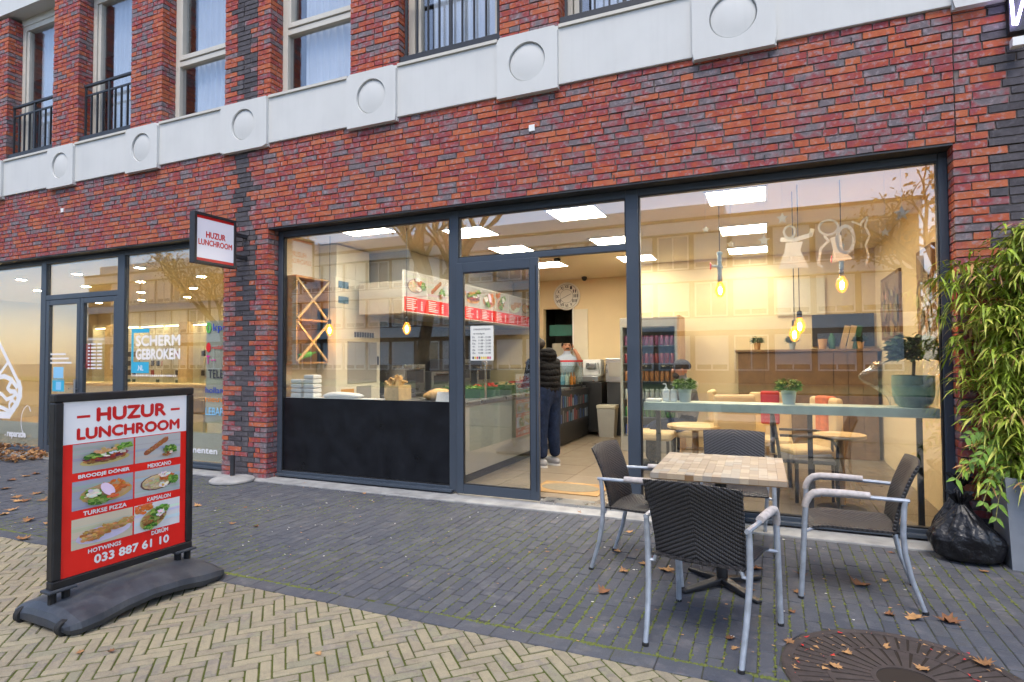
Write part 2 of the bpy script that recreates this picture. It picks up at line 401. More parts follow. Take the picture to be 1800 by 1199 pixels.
# lettering: fitted into the box u0..u1 x v0..v1 on a plane.  side 'f' faces -y (u = x), side 'e' faces +x (u = y), side 'w' faces -x
def fontmesh(txt, bold=0):
    c = bpy.data.curves.new('t', 'FONT'); c.body = txt; c.offset = bold; c.resolution_u = 3; c.fill_mode = 'FRONT'
    o = bpy.data.objects.new('t', c); me = bpy.data.meshes.new_from_object(o)
    vs = [tuple(v.co) for v in me.vertices]; fs = [tuple(p.vertices) for p in me.polygons]
    bpy.data.objects.remove(o); bpy.data.curves.remove(c); bpy.data.meshes.remove(me)
    return vs, fs
def put(side, u, v, d):
    if side == 'f': return (u, d, v)
    if side == 'e': return (d, u, v)
    if side == 'w': return (d, -u, v)
    return (u, v, d)
def letters(b, txt, u0, u1, v0, v1, d, side='f', bold=.02, shear=0):
    vs, fs = fontmesh(txt, 0)
    xs = [p[0] for p in vs]; ys = [p[1] for p in vs]; a0, a1, b0, b1 = min(xs), max(xs), min(ys), max(ys)
    e_ = bold*(v1-v0)*.5; sg = {'e': 1}.get(side, -1)
    for k, (ex, ey) in enumerate(((0, 0), (1, 0), (-1, 0), (0, 1), (0, -1)) if bold else ((0, 0),)):      # bold strokes: the same glyphs laid over each other
        b.add([put(side, u0+e_*(1+ex)+(p[0]-a0)/(a1-a0)*(u1-u0-2*e_), v0+e_*(1+ey)+(p[1]-b0)/(b1-b0)*(v1-v0-2*e_), d+sg*k*.00025) for p in vs], fs)
    return b
def sheet(b, u0, u1, v0, v1, d, side='f'):
    b.add([put(side, u0, v0, d), put(side, u1, v0, d), put(side, u1, v1, d), put(side, u0, v1, d)], [(0, 1, 2, 3)]); return b

# ================================================================== SETTING: ground and paving
def project(p):
    d = Vector(p)-cam.matrix_world.translation; z = d.dot(fw)
    if z < .1: return None
    return (.5+d.dot(rr)/z*1039.84/1800, .5-d.dot(uu)/z*1039.84/1199, z)
def inframe(p):
    q = project(p)
    return q if q and -.01 < q[0] < 1.01 and -.01 < q[1] < 1.01 else None
def struct(b, name, mat, parent=None, **k): return b.build(name, mat, parent, kind='structure', **k)
gs = B(); sheet(gs, -400, 400, -400, 400, -.05, 'g'); struct(gs, 'ground', 'ground')
rd = B(); rd.box(-120, 120, -19, -11, -.045, -.03); struct(rd, 'road', 'asphalt')
B().box(-120, 120, -27, -20, -.045, .02).build('grass_strip', 'grass', kind='stuff', label='strip of lawn across the street mirrored in the windows', category='grass')
def clip(poly, ylim, keep_below):
    out = []
    for i, a in enumerate(poly):
        b = poly[(i+1) % len(poly)]
        ia = (a[1] <= ylim) == keep_below; ib = (b[1] <= ylim) == keep_below
        if ia: out.append(a)
        if ia != ib:
            t = (ylim-a[1])/(b[1]-a[1]); out.append((a[0]+t*(b[0]-a[0]), ylim))
    return out
def area(p): return abs(sum(p[i][0]*p[(i+1) % len(p)][1]-p[(i+1) % len(p)][0]*p[i][1] for i in range(len(p))))/2
def shrink(poly, g):
    cx = sum(p[0] for p in poly)/len(poly); cy_ = sum(p[1] for p in poly)/len(poly)
    out = []
    n = len(poly)
    for i in range(n):      # inset by g along both neighbouring edges
        p = Vector(poly[i]); a = (Vector(poly[i-1])-p); b = (Vector(poly[(i+1) % n])-p)
        if a.length < 1e-6 or b.length < 1e-6: out.append(tuple(p)); continue
        a.normalize(); b.normalize(); s = abs(a.x*b.y-a.y*b.x)
        out.append(tuple(p+(a+b)*(g/max(s, .6))+Vector((random.uniform(-.0012, .0012), random.uniform(-.0012, .0012)))))
    return out
def chamfer(p, r):                                     # worn corners
    out = []
    for i in range(len(p)):
        a, c, e = Vector(p[i-1]), Vector(p[i]), Vector(p[(i+1) % len(p)])
        if (a-c).length < 2.5*r or (e-c).length < 2.5*r: out.append(tuple(c)); continue
        out += [tuple(c+(a-c).normalized()*r), tuple(c+(e-c).normalized()*r)]
    return out
def paving(name, polys, mat, jm, rect, parts, fieldname, gap):
    b = B(); sheet(b, *rect, -.0045, 'g'); base = struct(b, name, jm)
    items = []
    for p in polys:
        c = (sum(q[0] for q in p)/len(p), sum(q[1] for q in p)/len(p)); q = inframe((c[0], c[1], 0))
        items.append((q[2] if q else 999, p))
    items.sort(key=lambda t: t[0])
    fld = B()
    for k, (d, p) in enumerate(items):
        zt = max(-.0018, min(.0025, random.gauss(0, .0014))); tx, ty = random.gauss(0, .005), random.gauss(0, .005)
        cx = sum(q[0] for q in p)/len(p); cy_ = sum(q[1] for q in p)/len(p); n = len(p)
        rc = random.uniform(.004, .009); p = chamfer(p, rc); n = len(p)
        top = shrink(p, gap+.0035); bot = shrink(p, gap)
        vs = [(q[0], q[1], -.03) for q in bot]+[(q[0], q[1], zt-.003) for q in bot]+[(q[0], q[1], zt+(q[0]-cx)*tx+(q[1]-cy_)*ty) for q in top]
        fs = [(i, (i+1) % n, n+(i+1) % n, n+i) for i in range(n)]+[(n+i, n+(i+1) % n, 2*n+(i+1) % n, 2*n+i) for i in range(n)]+[tuple(range(2*n, 3*n))]
        if k < parts and d < 900: t = B(); t.add(vs, fs); t.build('paver', mat, base)
        else: fld.add(vs, fs)
    fld.build(fieldname, mat, base, kind='stuff')
    return base
GC, GR = (.52, -2.2), .50
def roundcut(poly, rad=.502):                            # pavers are cut round the tree grate
    c = Vector(GC); m = sum((Vector(p) for p in poly), Vector((0, 0)))/len(poly)
    if min((Vector(p)-c).length for p in poly) > rad+.01 and (m-c).length > rad: return poly
    d = (m-c).normalized(); out = []
    side = lambda p: (Vector(p)-c).dot(d)-rad
    for i, a in enumerate(poly):
        b = poly[(i+1) % len(poly)]; sa, sb = side(a), side(b)
        if sa >= 0: out.append(a)
        if (sa >= 0) != (sb >= 0):
            t = sa/(sa-sb); out.append((a[0]+t*(b[0]-a[0]), a[1]+t*(b[1]-a[1])))
    return out if len(out) > 2 and area(out) > .0008 else None
# dark pavers in rows that run out from the facade
polys = []; YB = -2.52
x = -15.0; k = 0
def in_grate(cx, cy_): return (cx-GC[0])**2+(cy_-GC[1])**2 < (GR+.015)**2
while x < 3.4:
    wd = .0735
    y = -.125-random.random()*.205
    edges = [-.125]
    while y > -2.40: edges.append(y); y -= .207+random.uniform(-.004, .004)
    edges.append(-2.40)
    for a, b_ in zip(edges[:-1], edges[1:]):
        if a-b_ < .03: continue
        cxm = x+wd/2
        p = roundcut([(x, b_), (x+wd, b_), (x+wd, a), (x, a)])
        if p: polys.append(p)
    x += wd
x = -15.0
while x < 3.4:                                           # border course along the edge
    p = roundcut([(x, YB), (x+.207, YB), (x+.207, -2.40), (x, -2.40)])
    if p: polys.append(p)
    x += .207
dark = paving('pavement', polys, 'paver_dark', 'joint_dark', (-15, 3.4, YB, -.12), 300, 'paver_field', .0022)
# yellow herringbone laid at 45 degrees to the facade
Wp = .057; n = 3; polys = []
e1 = Vector((1, 1)).normalized(); e2 = Vector((-1, 1)).normalized(); org = Vector((-1.8, -3.9))
for i in range(-135, 136):
    for j in range(-135, 136):
        r = (i-j) % (2*n)
        if r == 0: c0, c1 = (i, j), (i+n, j+1)
        elif r == 2*n-1: c0, c1 = (i, j), (i+1, j+n)
        else: continue
        p = [org+e1*(a*Wp)+e2*(b_*Wp) for a, b_ in ((c0[0], c0[1]), (c1[0], c0[1]), (c1[0], c1[1]), (c0[0], c1[1]))]
        mid = (p[0]+p[2])/2
        if not (-9.5 < mid.x < 2.6 and -5.6 < mid.y < -2.35): continue
        q = clip([tuple(v) for v in p], YB, True)
        if len(q) > 2: q = roundcut(q)
        if q and len(q) > 2 and area(q) > .0016: polys.append(q)
paving('footpath', polys, 'paver_yellow', 'joint_yellow', (-12, 3.4, -9, YB-.0005), 300, 'paver_field', .0040)
fp = B(); fp.box(-40, 40, -10.9, -5.75, -.045, -.003); struct(fp, 'far_footpath', 'paver_yellow')
st = B()
st.box(-15, 1.26, -.12, .35, -.03, .012); struct(st, 'concrete_strip', 'concrete', bevel=.006)

# ================================================================== THE BRICK BUILDING
bld = thing('brick_building', 'red brick building with white concrete band above the grey shopfronts', 'building', (0, 0, 0))
XL, XR = -15.5, 4.2
OPEN_L, OPEN_R, OPEN_T = -5.47, 1.255, 2.98
BR = []          # (cx, cz, verts, grey)
def brick(x0, x1, z0, z1, y0=0., y1=.1, grey=False):
    dy = random.gauss(0, .0022); j = .0018
    vs = [(x0, y0+dy, z0), (x1, y0+dy, z0), (x1, y1, z0), (x0, y1, z0), (x0, y0+dy, z1), (x1, y0+dy, z1), (x1, y1, z1), (x0, y1, z1)]
    vs = [tuple(c+random.uniform(-j, j) for c in p) for p in vs]
    BR.append((vs, grey))
def is_grey(cx, cz, course):
    if cx > 1.47+.07*(course % 3): return random.random() < .93
    for s, wd in ((-5.83, .15),):
        if abs(cx-s+.05*((course//2) % 2)) < wd: return random.random() < .92
    return False
CH = .0602
def courses(x0, x1, z0, z1, ql=False, qr=False, depth=.2):
    n = max(1, round((z1-z0)/CH)); h = (z1-z0)/n
    for c in range(n):
        za, zb = z0+c*h+.006, z0+(c+1)*h-.0055; a, b_ = x0, x1
        for side in ('l', 'r'):
            if (side == 'l' and not ql) or (side == 'r' and not qr): continue
            e = a if side == 'l' else b_; sg = 1 if side == 'l' else -1
            if c % 2: wl, dp = .1, depth
            else: wl, dp = .205, .1
            X = sorted((e, e+sg*wl)); g = is_grey(sum(X)/2, za, c)
            brick(X[0], X[1], za, zb, 0, dp, g)
            if c % 2 == 0:
                X2 = sorted((e, e+sg*.1)); brick(X2[0], X2[1], za, zb, .108, depth, g)
            if side == 'l': a = e+wl+.009
            else: b_ = e-wl-.009
        x = a-random.random()*.2 if not ql else a
        while x < b_-.01:
            L = .102 if random.random() < .22 else .211+random.uniform(-.006, .004)
            xa, xb = max(x, a), min(x+L, b_)
            if b_-xb < .05: xb = b_
            if xb-xa > .02: brick(xa, xb, za, zb, 0, .1, is_grey((xa+xb)/2, za, c))
            x = xb+.011
courses(XL, 1.268, OPEN_T, 3.995)                    # frieze
courses(1.277, XR, OPEN_T, 3.995)                    # beyond the expansion joint
courses(-6.2, OPEN_L, 0, OPEN_T-.003, True, True)    # pier between the shops
courses(OPEN_R, XR, 0, OPEN_T-.003, True, False)     # right pier
PIERS = [(-13.35, -12.72), (-11.55, -10.99), (-9.79, -9.18), (-8.01, -7.38), (-6.21, -5.455), (-4.26, -3.62), (-2.42, -1.80), (-.57, .08), (1.27, 1.92)]
for a, b_ in PIERS: courses(a, b_, 4.56, 6.86, True, True, .2)
def seen(vs):
    c = Vector(vs[0])*.5+Vector(vs[5])*.5; q = inframe(c)
    return (c-cam.matrix_world.translation).length if q else 999
BR = sorted(((seen(v), i, v, g) for i, (v, g) in enumerate(BR)))
BXF = B.BOXF; fr, fg = B(), B()
for k, (d, i, v, g) in enumerate(BR):
    if k < 300 and d < 900:
        t = B(); t.add(v, BXF); t.build('brick', 'brick_grey' if g else 'brick_red', bld)
    else: (fg if g else fr).add(v, BXF)
fr.build('brick_field', 'brick_red', bld, kind='stuff'); fg.build('grey_brick_field', 'brick_grey', bld, kind='stuff')
co = B()                                             # mortar bed behind the bricks
co.box(XL, 1.27, .011, .22, OPEN_T+.004, 3.99); co.box(1.274, XR, .011, .22, OPEN_T-.05, 3.99)
co.box(-6.19, OPEN_L-.01, .011, .19, -.02, OPEN_T+.003); co.box(OPEN_R+.01, XR, .012, .3, -.02, OPEN_T-.06)
for a, b_ in PIERS: co.box(a+.01, b_-.01, .011, .28, 4.5, 6.86)
co.build('wall', 'mortar', bld, kind='stuff')
ln = B(); ln.box(XL, -6.19, .004, .17, 2.966, 2.979); ln.box(OPEN_L, OPEN_R, .004, .17, 2.966, 2.979)
ln.build('lintel', 'metal_dark', bld)
# upper storeys behind the facade
sl_ = B(); sl_.box(XL, XR, .23, 9, 3.02, 4.5); sl_.build('floor_slab', 'concrete', bld)
B().box(XL, XR, -.02, 9, 6.92, 7.6).build('upper_band', 'concrete_band', bld)
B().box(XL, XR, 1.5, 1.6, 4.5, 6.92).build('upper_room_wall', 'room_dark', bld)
# white concrete band with a plain square block and a round boss under every pier
bd = B(); bd.box(XL, XR, -.025, .2, 3.996, 4.535); bd.build('concrete_band', 'concrete_band', bld, bevel=.006)
for a, b_ in PIERS:
    m = (a+b_)/2; hw = (b_-a)/2+.005
    cz, rd_, dp = 4.27, .19, .024; k = B(); N = 48; yf = -.062
    k.box(m-hw, m+hw, yf+dp+.002, .1, 3.955, 4.556)
    sq = []; ci = []; cw = []
    for q in range(N):                                 # front slab: a square with a round hole
        a_ = 2*PI*q/N+PI/4; cx, sx = math.cos(a_), math.sin(a_); h1, h2 = 4.556-cz, cz-3.955
        t_ = min(hw/abs(cx) if abs(cx) > 1e-6 else 9, (h1 if sx > 0 else h2)/abs(sx) if abs(sx) > 1e-6 else 9)
        sq.append((m+cx*t_, cz+sx*t_)); ci.append((m+cx*rd_, cz+sx*rd_)); cw.append((m+cx*(rd_-.004), cz+sx*(rd_-.004)))
    n0 = len(k.v); k.v += [(x, yf, z) for x, z in sq]+[(x, yf, z) for x, z in ci]+[(x, yf+dp, z) for x, z in cw]+[(x, yf+dp+.002, z) for x, z in sq]
    for q in range(N):
        r_ = (q+1) % N
        k.face((n0+q, n0+r_, n0+N+r_, n0+N+q)); k.face((n0+N+q, n0+N+r_, n0+2*N+r_, n0+2*N+q)); k.face((n0+3*N+q, n0+3*N+r_, n0+r_, n0+q))
    o = k.build('band_block', 'concrete_band', bld)
    d = B(); d.lathe([(.186, -dp), (.172, -dp+.003), (.15, -dp+.007), (.12, -dp+.0115), (.08, -dp+.0155), (.04, -dp+.0175), (.001, -dp+.018)], 40, (m, yf, cz), 'y'); d.build('boss', 'concrete_band', o, smooth='full')
for i in range(len(PIERS)-1):                        # sill strips of the openings
    a, b_ = PIERS[i][1], PIERS[i+1][0]
    bx(a+.012, b_-.012, -.045, .3, 4.536, 4.566).build('sill', 'cream_frame', bld)
# upper windows
WK = ['rail', 'rail', 'rail', 'rail', 'bar', 'bar', 'rail', 'rail']
for i in range(len(PIERS)-1):
    a, b_ = PIERS[i][1], PIERS[i+1][0]; z0, z1 = 4.57, 6.8; f = B()
    kind = ['rail', 'rail', 'rail', 'bar', 'bar', 'rail', 'rail', 'rail'][i]
    f.box(a-.01, a+.075, .2, .30, z0, z1); f.box(b_-.075, b_+.01, .2, .30, z0, z1); f.box(a+.075, b_-.075, .2, .30, z1-.08, z1); f.box(a+.075, b_-.075, .2, .30, z0, z0+.05)
    f.box(a-.02, b_+.02, .19, .9, z1+.001, 6.93)
    x0, x1 = a+.075, b_-.075
    if kind == 'bar':
        f.box(x0, x1, .205, .295, 5.40, 5.47)
        f.box(x0+.012, x0+.06, .19, .285, 5.48, z1-.09); f.box(x1-.06, x1-.012, .19, .285, 5.48, z1-.09); f.box(x0+.06, x1-.06, .19, .285, 5.48, 5.54)
    else:
        f.box(x0+.012, x0+.075, .215, .285, z0+.055, z1-.085); f.box(x1-.075, x1-.012, .215, .285, z0+.055, z1-.085); f.box(x0+.075, x1-.075, .215, .285, z0+.055, z0+.14)
    wn = f.build('window', 'cream_frame', bld, bevel=.004)
    bx(x0, x1, .25, .258, z0+.05, z1-.08).build('pane', 'upper_glass', wn)
    cu = B(); nf = 60; c0 = x0+.15                     # pleated net curtain
    cu.grid(lambda u, v: (c0+(x1+.1-c0)*u, .36+.018*math.sin(u*nf), 4.58+v*2.2), 150, 1)
    cu.build('curtain', 'curtain', wn, smooth='full')
    if kind == 'rail':
        rl = B(); ry = .06; zt = 5.44 if i < 4 else 5.42
        rl.box(a+.0, b_-.0, ry-.04, ry+.05, 4.60, 4.665)
        ro = rl.build('railing', 'metal_dark', bld, bevel=.003)
        bx(a+.03, b_-.03, ry, ry+.04, zt-.03, zt).build('top_rail', 'metal_dark', ro)
        nb = 9
        for k in range(nb):
            xx = a+.05+(b_-a-.1)*k/(nb-1); top = zt-.03 if k in (0, 4, 8) or i > 4 else zt-.17
            wdt = .022 if k in (0, 8) else (.034 if k == 4 else .014)
            bx(xx-wdt/2, xx+wdt/2, ry+.008, ry+.034, 4.664, top).build('bar', 'metal_dark', ro)
        if i <= 4: bx(a+.05, b_-.05, ry+.012, ry+.03, zt-.17, zt-.145).build('mid_rail', 'metal_dark', ro)
# little blank plates in the brickwork
bx(-2.11, -2.05, -.012, .02, 3.60, 3.665).build('wall_plate', 'white_paint', bld, bevel=.004)
bx(-9.53, -9.47, -.012, .02, 3.59, 3.65).build('wall_plate', 'white_paint', bld, bevel=.004)
for xx, zz in ((-.02, 3.02), (-1.28, 3.02), (-.18, 3.86), (.62, 3.86), (-1.9, 3.86), (-4.2, 3.02), (-3.2, 3.86)):
    bx(xx-.005, xx+.005, -.004, .01, zz, zz+.052).build('weep_slot', 'room_dark', bld)
# ---- shopfront of the lunchroom
F0, F1 = .16, .23; SILL = .03; TOP = 2.965
sf = B()
for a, b_ in ((OPEN_L, -5.40), (-3.09, -2.985), (-1.216, -1.10), (1.195, OPEN_R)): sf.box(a, b_, F0, F1, SILL, TOP)
sf.box(-5.40, -3.09, F0+.002, F1, 2.895, TOP); sf.box(-2.985, -1.216, F0+.002, F1, 2.895, TOP); sf.box(-1.10, 1.195, F0+.002, F1, 2.905, TOP)
sf.box(-5.40, -3.09, F0+.002, F1, SILL, .085); sf.box(-1.10, 1.195, F0+.002, F1, SILL, .09)
sf.box(-2.985, -1.216, F0+.002, F1, 2.405, 2.462)
for a, b_ in ((-5.40, -3.09), (-1.10, 1.195)):          # drip sill
    sf.box(a-.05, b_+.05, F0-.05, F0+.001, SILL-.002, SILL+.028)
fro = sf.build('shopfront', 'frame_grey', bld, bevel=.005)
gk = B()
for a, b_, z0, z1 in ((-5.40, -3.09, .085, 2.895), (-2.985, -1.216, 2.462, 2.895), (-1.10, 1.195, .09, 2.905)):  # thin dark gaskets
    gk.box(a, a+.012, F0+.012, F1-.01, z0, z1); gk.box(b_-.012, b_, F0+.012, F1-.01, z0, z1); gk.box(a+.012, b_-.012, F0+.012, F1-.01, z1-.012, z1); gk.box(a+.012, b_-.012, F0+.012, F1-.01, z0, z0+.012)
gk.build('gasket', 'black_plastic', fro, kind='stuff')
for a, b_, z0, z1 in ((-5.39, -3.1, .09, 2.89), (-2.98, -1.22, 2.466, 2.89), (-1.095, 1.19, .095, 2.90)):
    bx(a, b_, .196, .204, z0, z1).build('pane', 'pane_glass', fro)
bx(-5.387, -3.103, .186, .1935, .098, .955).build('black_panel', 'panel_black', fro)
# sliding door leaf standing left of the open doorway
dl = B(); a, b_, y0, y1 = -2.980, -2.072, .115, .158
dl.box(a, a+.075, y0, y1, .03, 2.40); dl.box(b_-.09, b_, y0, y1, .03, 2.40); dl.box(a+.075, b_-.09, y0+.002, y1, 2.30, 2.40); dl.box(a+.075, b_-.09, y0+.002, y1, .03, .125)
do = dl.build('door', 'frame_grey', bld, bevel=.005)
bx(a+.07, b_-.085, .132, .14, .12, 2.305).build('pane', 'pane_glass', do)
bx(b_-.03, b_-.022, y0-.002, y0+.01, .12, 2.32).build('door_seal', 'black_plastic', do)
g2 = B(); g2.box(a+.075, a+.083, .12, .15, .125, 2.30); g2.box(b_-.098, b_-.09, .12, .15, .125, 2.30); g2.box(a+.083, b_-.098, .12, .15, .125, .135); g2.box(a+.083, b_-.098, .12, .15, 2.29, 2.30)
g2.build('gasket', 'black_plastic', do)
bx(-2.06, -1.23, .10, .3, .012, .034).build('threshold', 'steel', bld)
# sheet with opening hours on the door glass
pb = bx(-2.822, -2.563, .126, .130, 1.39, 1.742); po = pb.build('opening_hours_sheet', 'paper', do)
tx = B(); letters(tx, 'OPENINGSTIJDEN', -2.79, -2.595, 1.695, 1.715, .1255, bold=.01); letters(tx, 'van maandag t/m', -2.79, -2.66, 1.652, 1.672, .1255)
for q, t_ in enumerate(('Di.    11:00 - 21:00', 'Wo.  11:00 - 21:00', 'Do.   11:00 - 21:00', 'Vr.    11:00 - 21:00', 'Za.   11:00 - 21:00', 'Zo.   13:00 - 21:00')):
    letters(tx, t_, -2.80, -2.59, 1.618-.032*q, 1.636-.032*q, .1255, bold=.03)
tx.build('print', 'ink', po, kind='stuff')
lg = B()
for q in range(9): lg.cur = random.choice([(.6, .05, .05), (.7, .5, .05), (.05, .05, .06), (.5, .1, .2)]); sheet(lg, -2.80+q*.024, -2.782+q*.024, 1.405, 1.43, .1255)
lg.build('logo_row', 'print_colour', po, kind='stuff')
# ---- shopfront of the phone shop on the left
s2 = B(); LT = 2.965
for a, b_ in ((-14.5, -14.4), (-12.4, -12.3), (-10.30, -10.17), (-8.48, -8.33), (-6.27, -6.2)): s2.box(a, b_, F0, F1, SILL, LT)
for a, b_ in ((-14.4, -12.4), (-12.3, -10.30), (-10.17, -8.48), (-8.33, -6.27)): s2.box(a, b_, F0+.002, F1, 2.895, LT)
for a, b_ in ((-14.4, -12.4), (-12.3, -10.30), (-8.33, -6.27)):
    s2.box(a, b_, F0+.002, F1, SILL, .09); s2.box(a-.05, b_+.05, F0-.05, F0+.001, SILL-.002, SILL+.028)
s2.box(-10.17, -8.48, F0+.002, F1, 2.34, 2.415)
fr2 = s2.build('shopfront', 'frame_grey', bld, bevel=.005)
for a, b_, z0, z1 in ((-14.4, -12.4, .09, 2.895), (-12.3, -10.3, .09, 2.895), (-10.17, -8.48, 2.415, 2.895), (-8.33, -6.27, .09, 2.895)):
    bx(a+.002, b_-.002, .196, .204, z0, z1).build('pane', 'pane_glass', fr2)
for a, b_ in ((-10.165, -9.335), (-9.325, -8.485)):
    d = B(); d.box(a, a+.075, .165, .22, .03, 2.335); d.box(b_-.075, b_, .165, .22, .03, 2.335); d.box(a+.075, b_-.075, .167, .22, 2.26, 2.335); d.box(a+.075, b_-.075, .167, .22, .03, .13)
    d_ = d.build('door', 'frame_grey', bld, bevel=.004)
    bx(a+.07, b_-.07, .192, .2, .12, 2.265).build('pane', 'pane_glass', d_)
    if a < -10:
        h = B(); h.tube([(-9.372, .13, .84), (-9.372, .13, 1.14)], .014); h.bar((-9.372, .15, 1.0), (-9.372, .17, 1.0), .02); h.bar((-9.372, .125, 1.0), (-9.50, .125, 1.0), .018); h.build('handle', 'steel', d_, smooth=True)

# ================================================================== THINGS ON THE PAVEMENT
# ---- pavement sign (stands across the facade, poster side towards +x)
ps = thing('pavement_sign', 'black framed pavement sign with red lunchroom menu poster on grey rubber base', 'sign', (-3.52, -2.93, 0), R(-1.5))
def pict(name, parent, side, u0, u1, v0, v1, d, items, bgc):
    # a printed photograph: thin layers of flat colour, one mesh
    b = B(); b.cur = bgc[0]; eps = .00012 if side == 'e' else -.00012
    k = 0; W_, H_ = u1-u0, v1-v0
    b.cur = bgc[0]; sheet(b, u0, u1, v0, v1, d, side)
    for q in range(5):                         # grain of the table top
        k += 1; b.cur = [c*random.uniform(.8, 1.15) for c in bgc[0]]
        a = random.uniform(0, .8); sheet(b, u0, u1, v0+H_*a, v0+H_*(a+random.uniform(.02, .12)), d+eps*k, side)
    for (cx, cy_, rx, ry, rot, cols, cnt, sz) in items:
        for _ in range(cnt):
            k += 1; b.cur = [min(1, max(0, c*random.uniform(.75, 1.2))) for c in random.choice(cols)]
            if cnt == 1: px, py, sx, sy, ro = cx, cy_, rx, ry, rot
            else:
                t = random.uniform(0, 2*PI); rad = math.sqrt(random.random()); ex, ey = rx*rad*math.cos(t), ry*rad*math.sin(t)
                px, py = cx+ex*math.cos(rot)-ey*math.sin(rot), cy_+ex*math.sin(rot)+ey*math.cos(rot)
                sx, sy, ro = sz*random.uniform(.6, 1.3), sz*random.uniform(.4, 1.), random.uniform(0, PI)
            npt = 14 if cnt == 1 else 7
            pts = []
            for q in range(npt):
                a = 2*PI*q/npt; jr = 1 if cnt == 1 else random.uniform(.7, 1.2)
                ex, ey = sx*math.cos(a)*jr, sy*math.sin(a)*jr
                xx, yy = px+ex*math.cos(ro)-ey*math.sin(ro)*W_/W_, py+ex*math.sin(ro)+ey*math.cos(ro)
                pts.append(put(side, u0+W_*min(.995, max(.005, xx)), v0+H_*min(.995, max(.005, yy)), d+eps*k))
            b.add(pts, [tuple(range(npt))])
    return b.build(name, 'print_colour', parent, kind='stuff')
GRN = [(.10, .24, .03), (.20, .38, .06), (.05, .14, .02), (.30, .45, .10)]; BRN = [(.36, .15, .05), (.25, .09, .03), (.48, .22, .08)]; RED = [(.55, .06, .03), (.40, .03, .05), (.65, .15, .05)]
WHT = [(.75, .72, .66), (.85, .83, .78)]; YEL = [(.70, .48, .12), (.78, .58, .22), (.62, .36, .08)]; BUN = [(.62, .38, .15), (.70, .46, .20)]; PUR = [(.22, .04, .10), (.30, .06, .12)]; ORG = [(.70, .22, .05), (.62, .16, .03)]
FOOD = {
 'doner': ([(.52, .34, .42, .16, .12, BUN, 1, 0), (.5, .36, .36, .07, .15, BRN, 30, .07), (.52, .46, .38, .10, .22, PUR, 34, .05), (.56, .48, .3, .08, .22, RED, 26, .045), (.46, .6, .36, .09, .3, GRN, 80, .055), (.62, .56, .2, .08, .2, WHT, 12, .05), (.5, .72, .34, .07, .3, BUN, 22, .06), (.78, .78, .14, .09, .2, GRN, 36, .05)], [(.42, .42, .43)]),
 'mexicano': ([(.32+.09*q-.05, .38+.095*q, .075, .13, -.5, [(.40, .13, .05), (.33, .10, .04)], 1, 0) for q in range(5)]+[(.32+.09*q-.04, .44+.095*q, .03, .1, -.5, [(.50, .20, .08)], 6, .025) for q in range(5)]+[(.74, .4, .13, .16, .6, GRN, 60, .05), (.66, .22, .10, .08, .3, BRN, 24, .04), (.72, .26, .05, .05, 0, WHT, 6, .03)], [(.46, .47, .48)]),
 'pizza': ([(.55, .45, .44, .34, .1, [(.55, .34, .15)], 1, 0), (.57, .5, .38, .28, .1, BUN, 1, 0), (.68, .62, .24, .22, 0, ORG, 60, .06), (.3, .5, .17, .15, 0, GRN, 30, .06), (.3, .5, .12, .12, 0, WHT, 18, .07), (.4, .24, .17, .14, 0, GRN, 70, .05), (.53, .58, .10, .26, .3, [(.82, .82, .84)], 1, 0), (.62, .32, .09, .06, 0, RED, 14, .05)], [(.36, .37, .46)]),
 'kapsalon': ([(.48, .46, .37, .30, .2, [(.14, .10, .07)], 1, 0), (.49, .47, .34, .27, .2, [(.62, .52, .36)], 1, 0), (.4, .44, .2, .2, .2, [(.66, .55, .36), (.58, .45, .26)], 70, .05), (.68, .62, .14, .1, .3, ORG, 40, .05), (.8, .5, .1, .16, 0, GRN, 46, .05), (.56, .74, .12, .08, 0, WHT, 20, .05), (.57, .34, .09, .08, 0, WHT, 14, .05), (.55, .34, .03, .03, 0, YEL, 6, .03)], [(.45, .47, .50)]),
 'wings': ([(.52, .34, .46, .26, .15, [(.75, .74, .72)], 1, 0)]+[(cx, cy_, .13, .10, ro, [(.55, .29, .09), (.48, .24, .07), (.62, .36, .14)], 34, .05) for cx, cy_, ro in ((.28, .42, .2), (.36, .30, .1), (.5, .42, .4), (.62, .5, .3), (.74, .52, -.3), (.86, .6, 0), (.55, .58, .2), (.42, .52, .3), (.22, .34, .5))], [(.62, .55, .42)]),
 'durum': ([(.2, .85, .18, .16, 0, ORG, 30, .07), (.4, .42, .26, .38, -.5, BUN, 1, 0), (.42, .45, .20, .32, -.5, BRN, 70, .06), (.40, .5, .12, .28, -.5, GRN, 50, .06), (.5, .7, .2, .12, .5, GRN, 36, .07), (.5, .62, .08, .12, 0, WHT, 16, .05), (.3, .2, .14, .1, 0, GRN, 26, .05), (.22, .4, .1, .12, 0, BRN, 20, .05)], [(.72, .73, .76)]),
}
by0, by1, bz0, bz1 = -.41, .405, .185, 1.225
f = B(); fwid = .046; th = .028
f.box(-th, th, by0, by1, bz1-fwid, bz1); f.box(-th, th, by0, by1, bz0, bz0+fwid); f.box(-th, th, by0, by0+fwid, bz0+fwid, bz1-fwid); f.box(-th, th, by1-fwid, by1, bz0+fwid, bz1-fwid)
f.build('frame', 'frame_black', ps, bevel=.008)
bd_ = bx(-.014, .016, by0+.04, by1-.04, bz0+.04, bz1-.04).build('board', 'poster_red', ps)
pu0, pu1, pv1, pv0 = by0+fwid, by1-fwid, bz1-fwid, bz0+fwid
U = lambda t: pu0+(pu1-pu0)*t
V = lambda t: pv1+(pv0-pv1)*t
D = .0166
t = B(); sheet(t, U(0), U(1), V(.245), V(0), D, 'e'); t.build('poster_heading', 'poster_white', bd_)
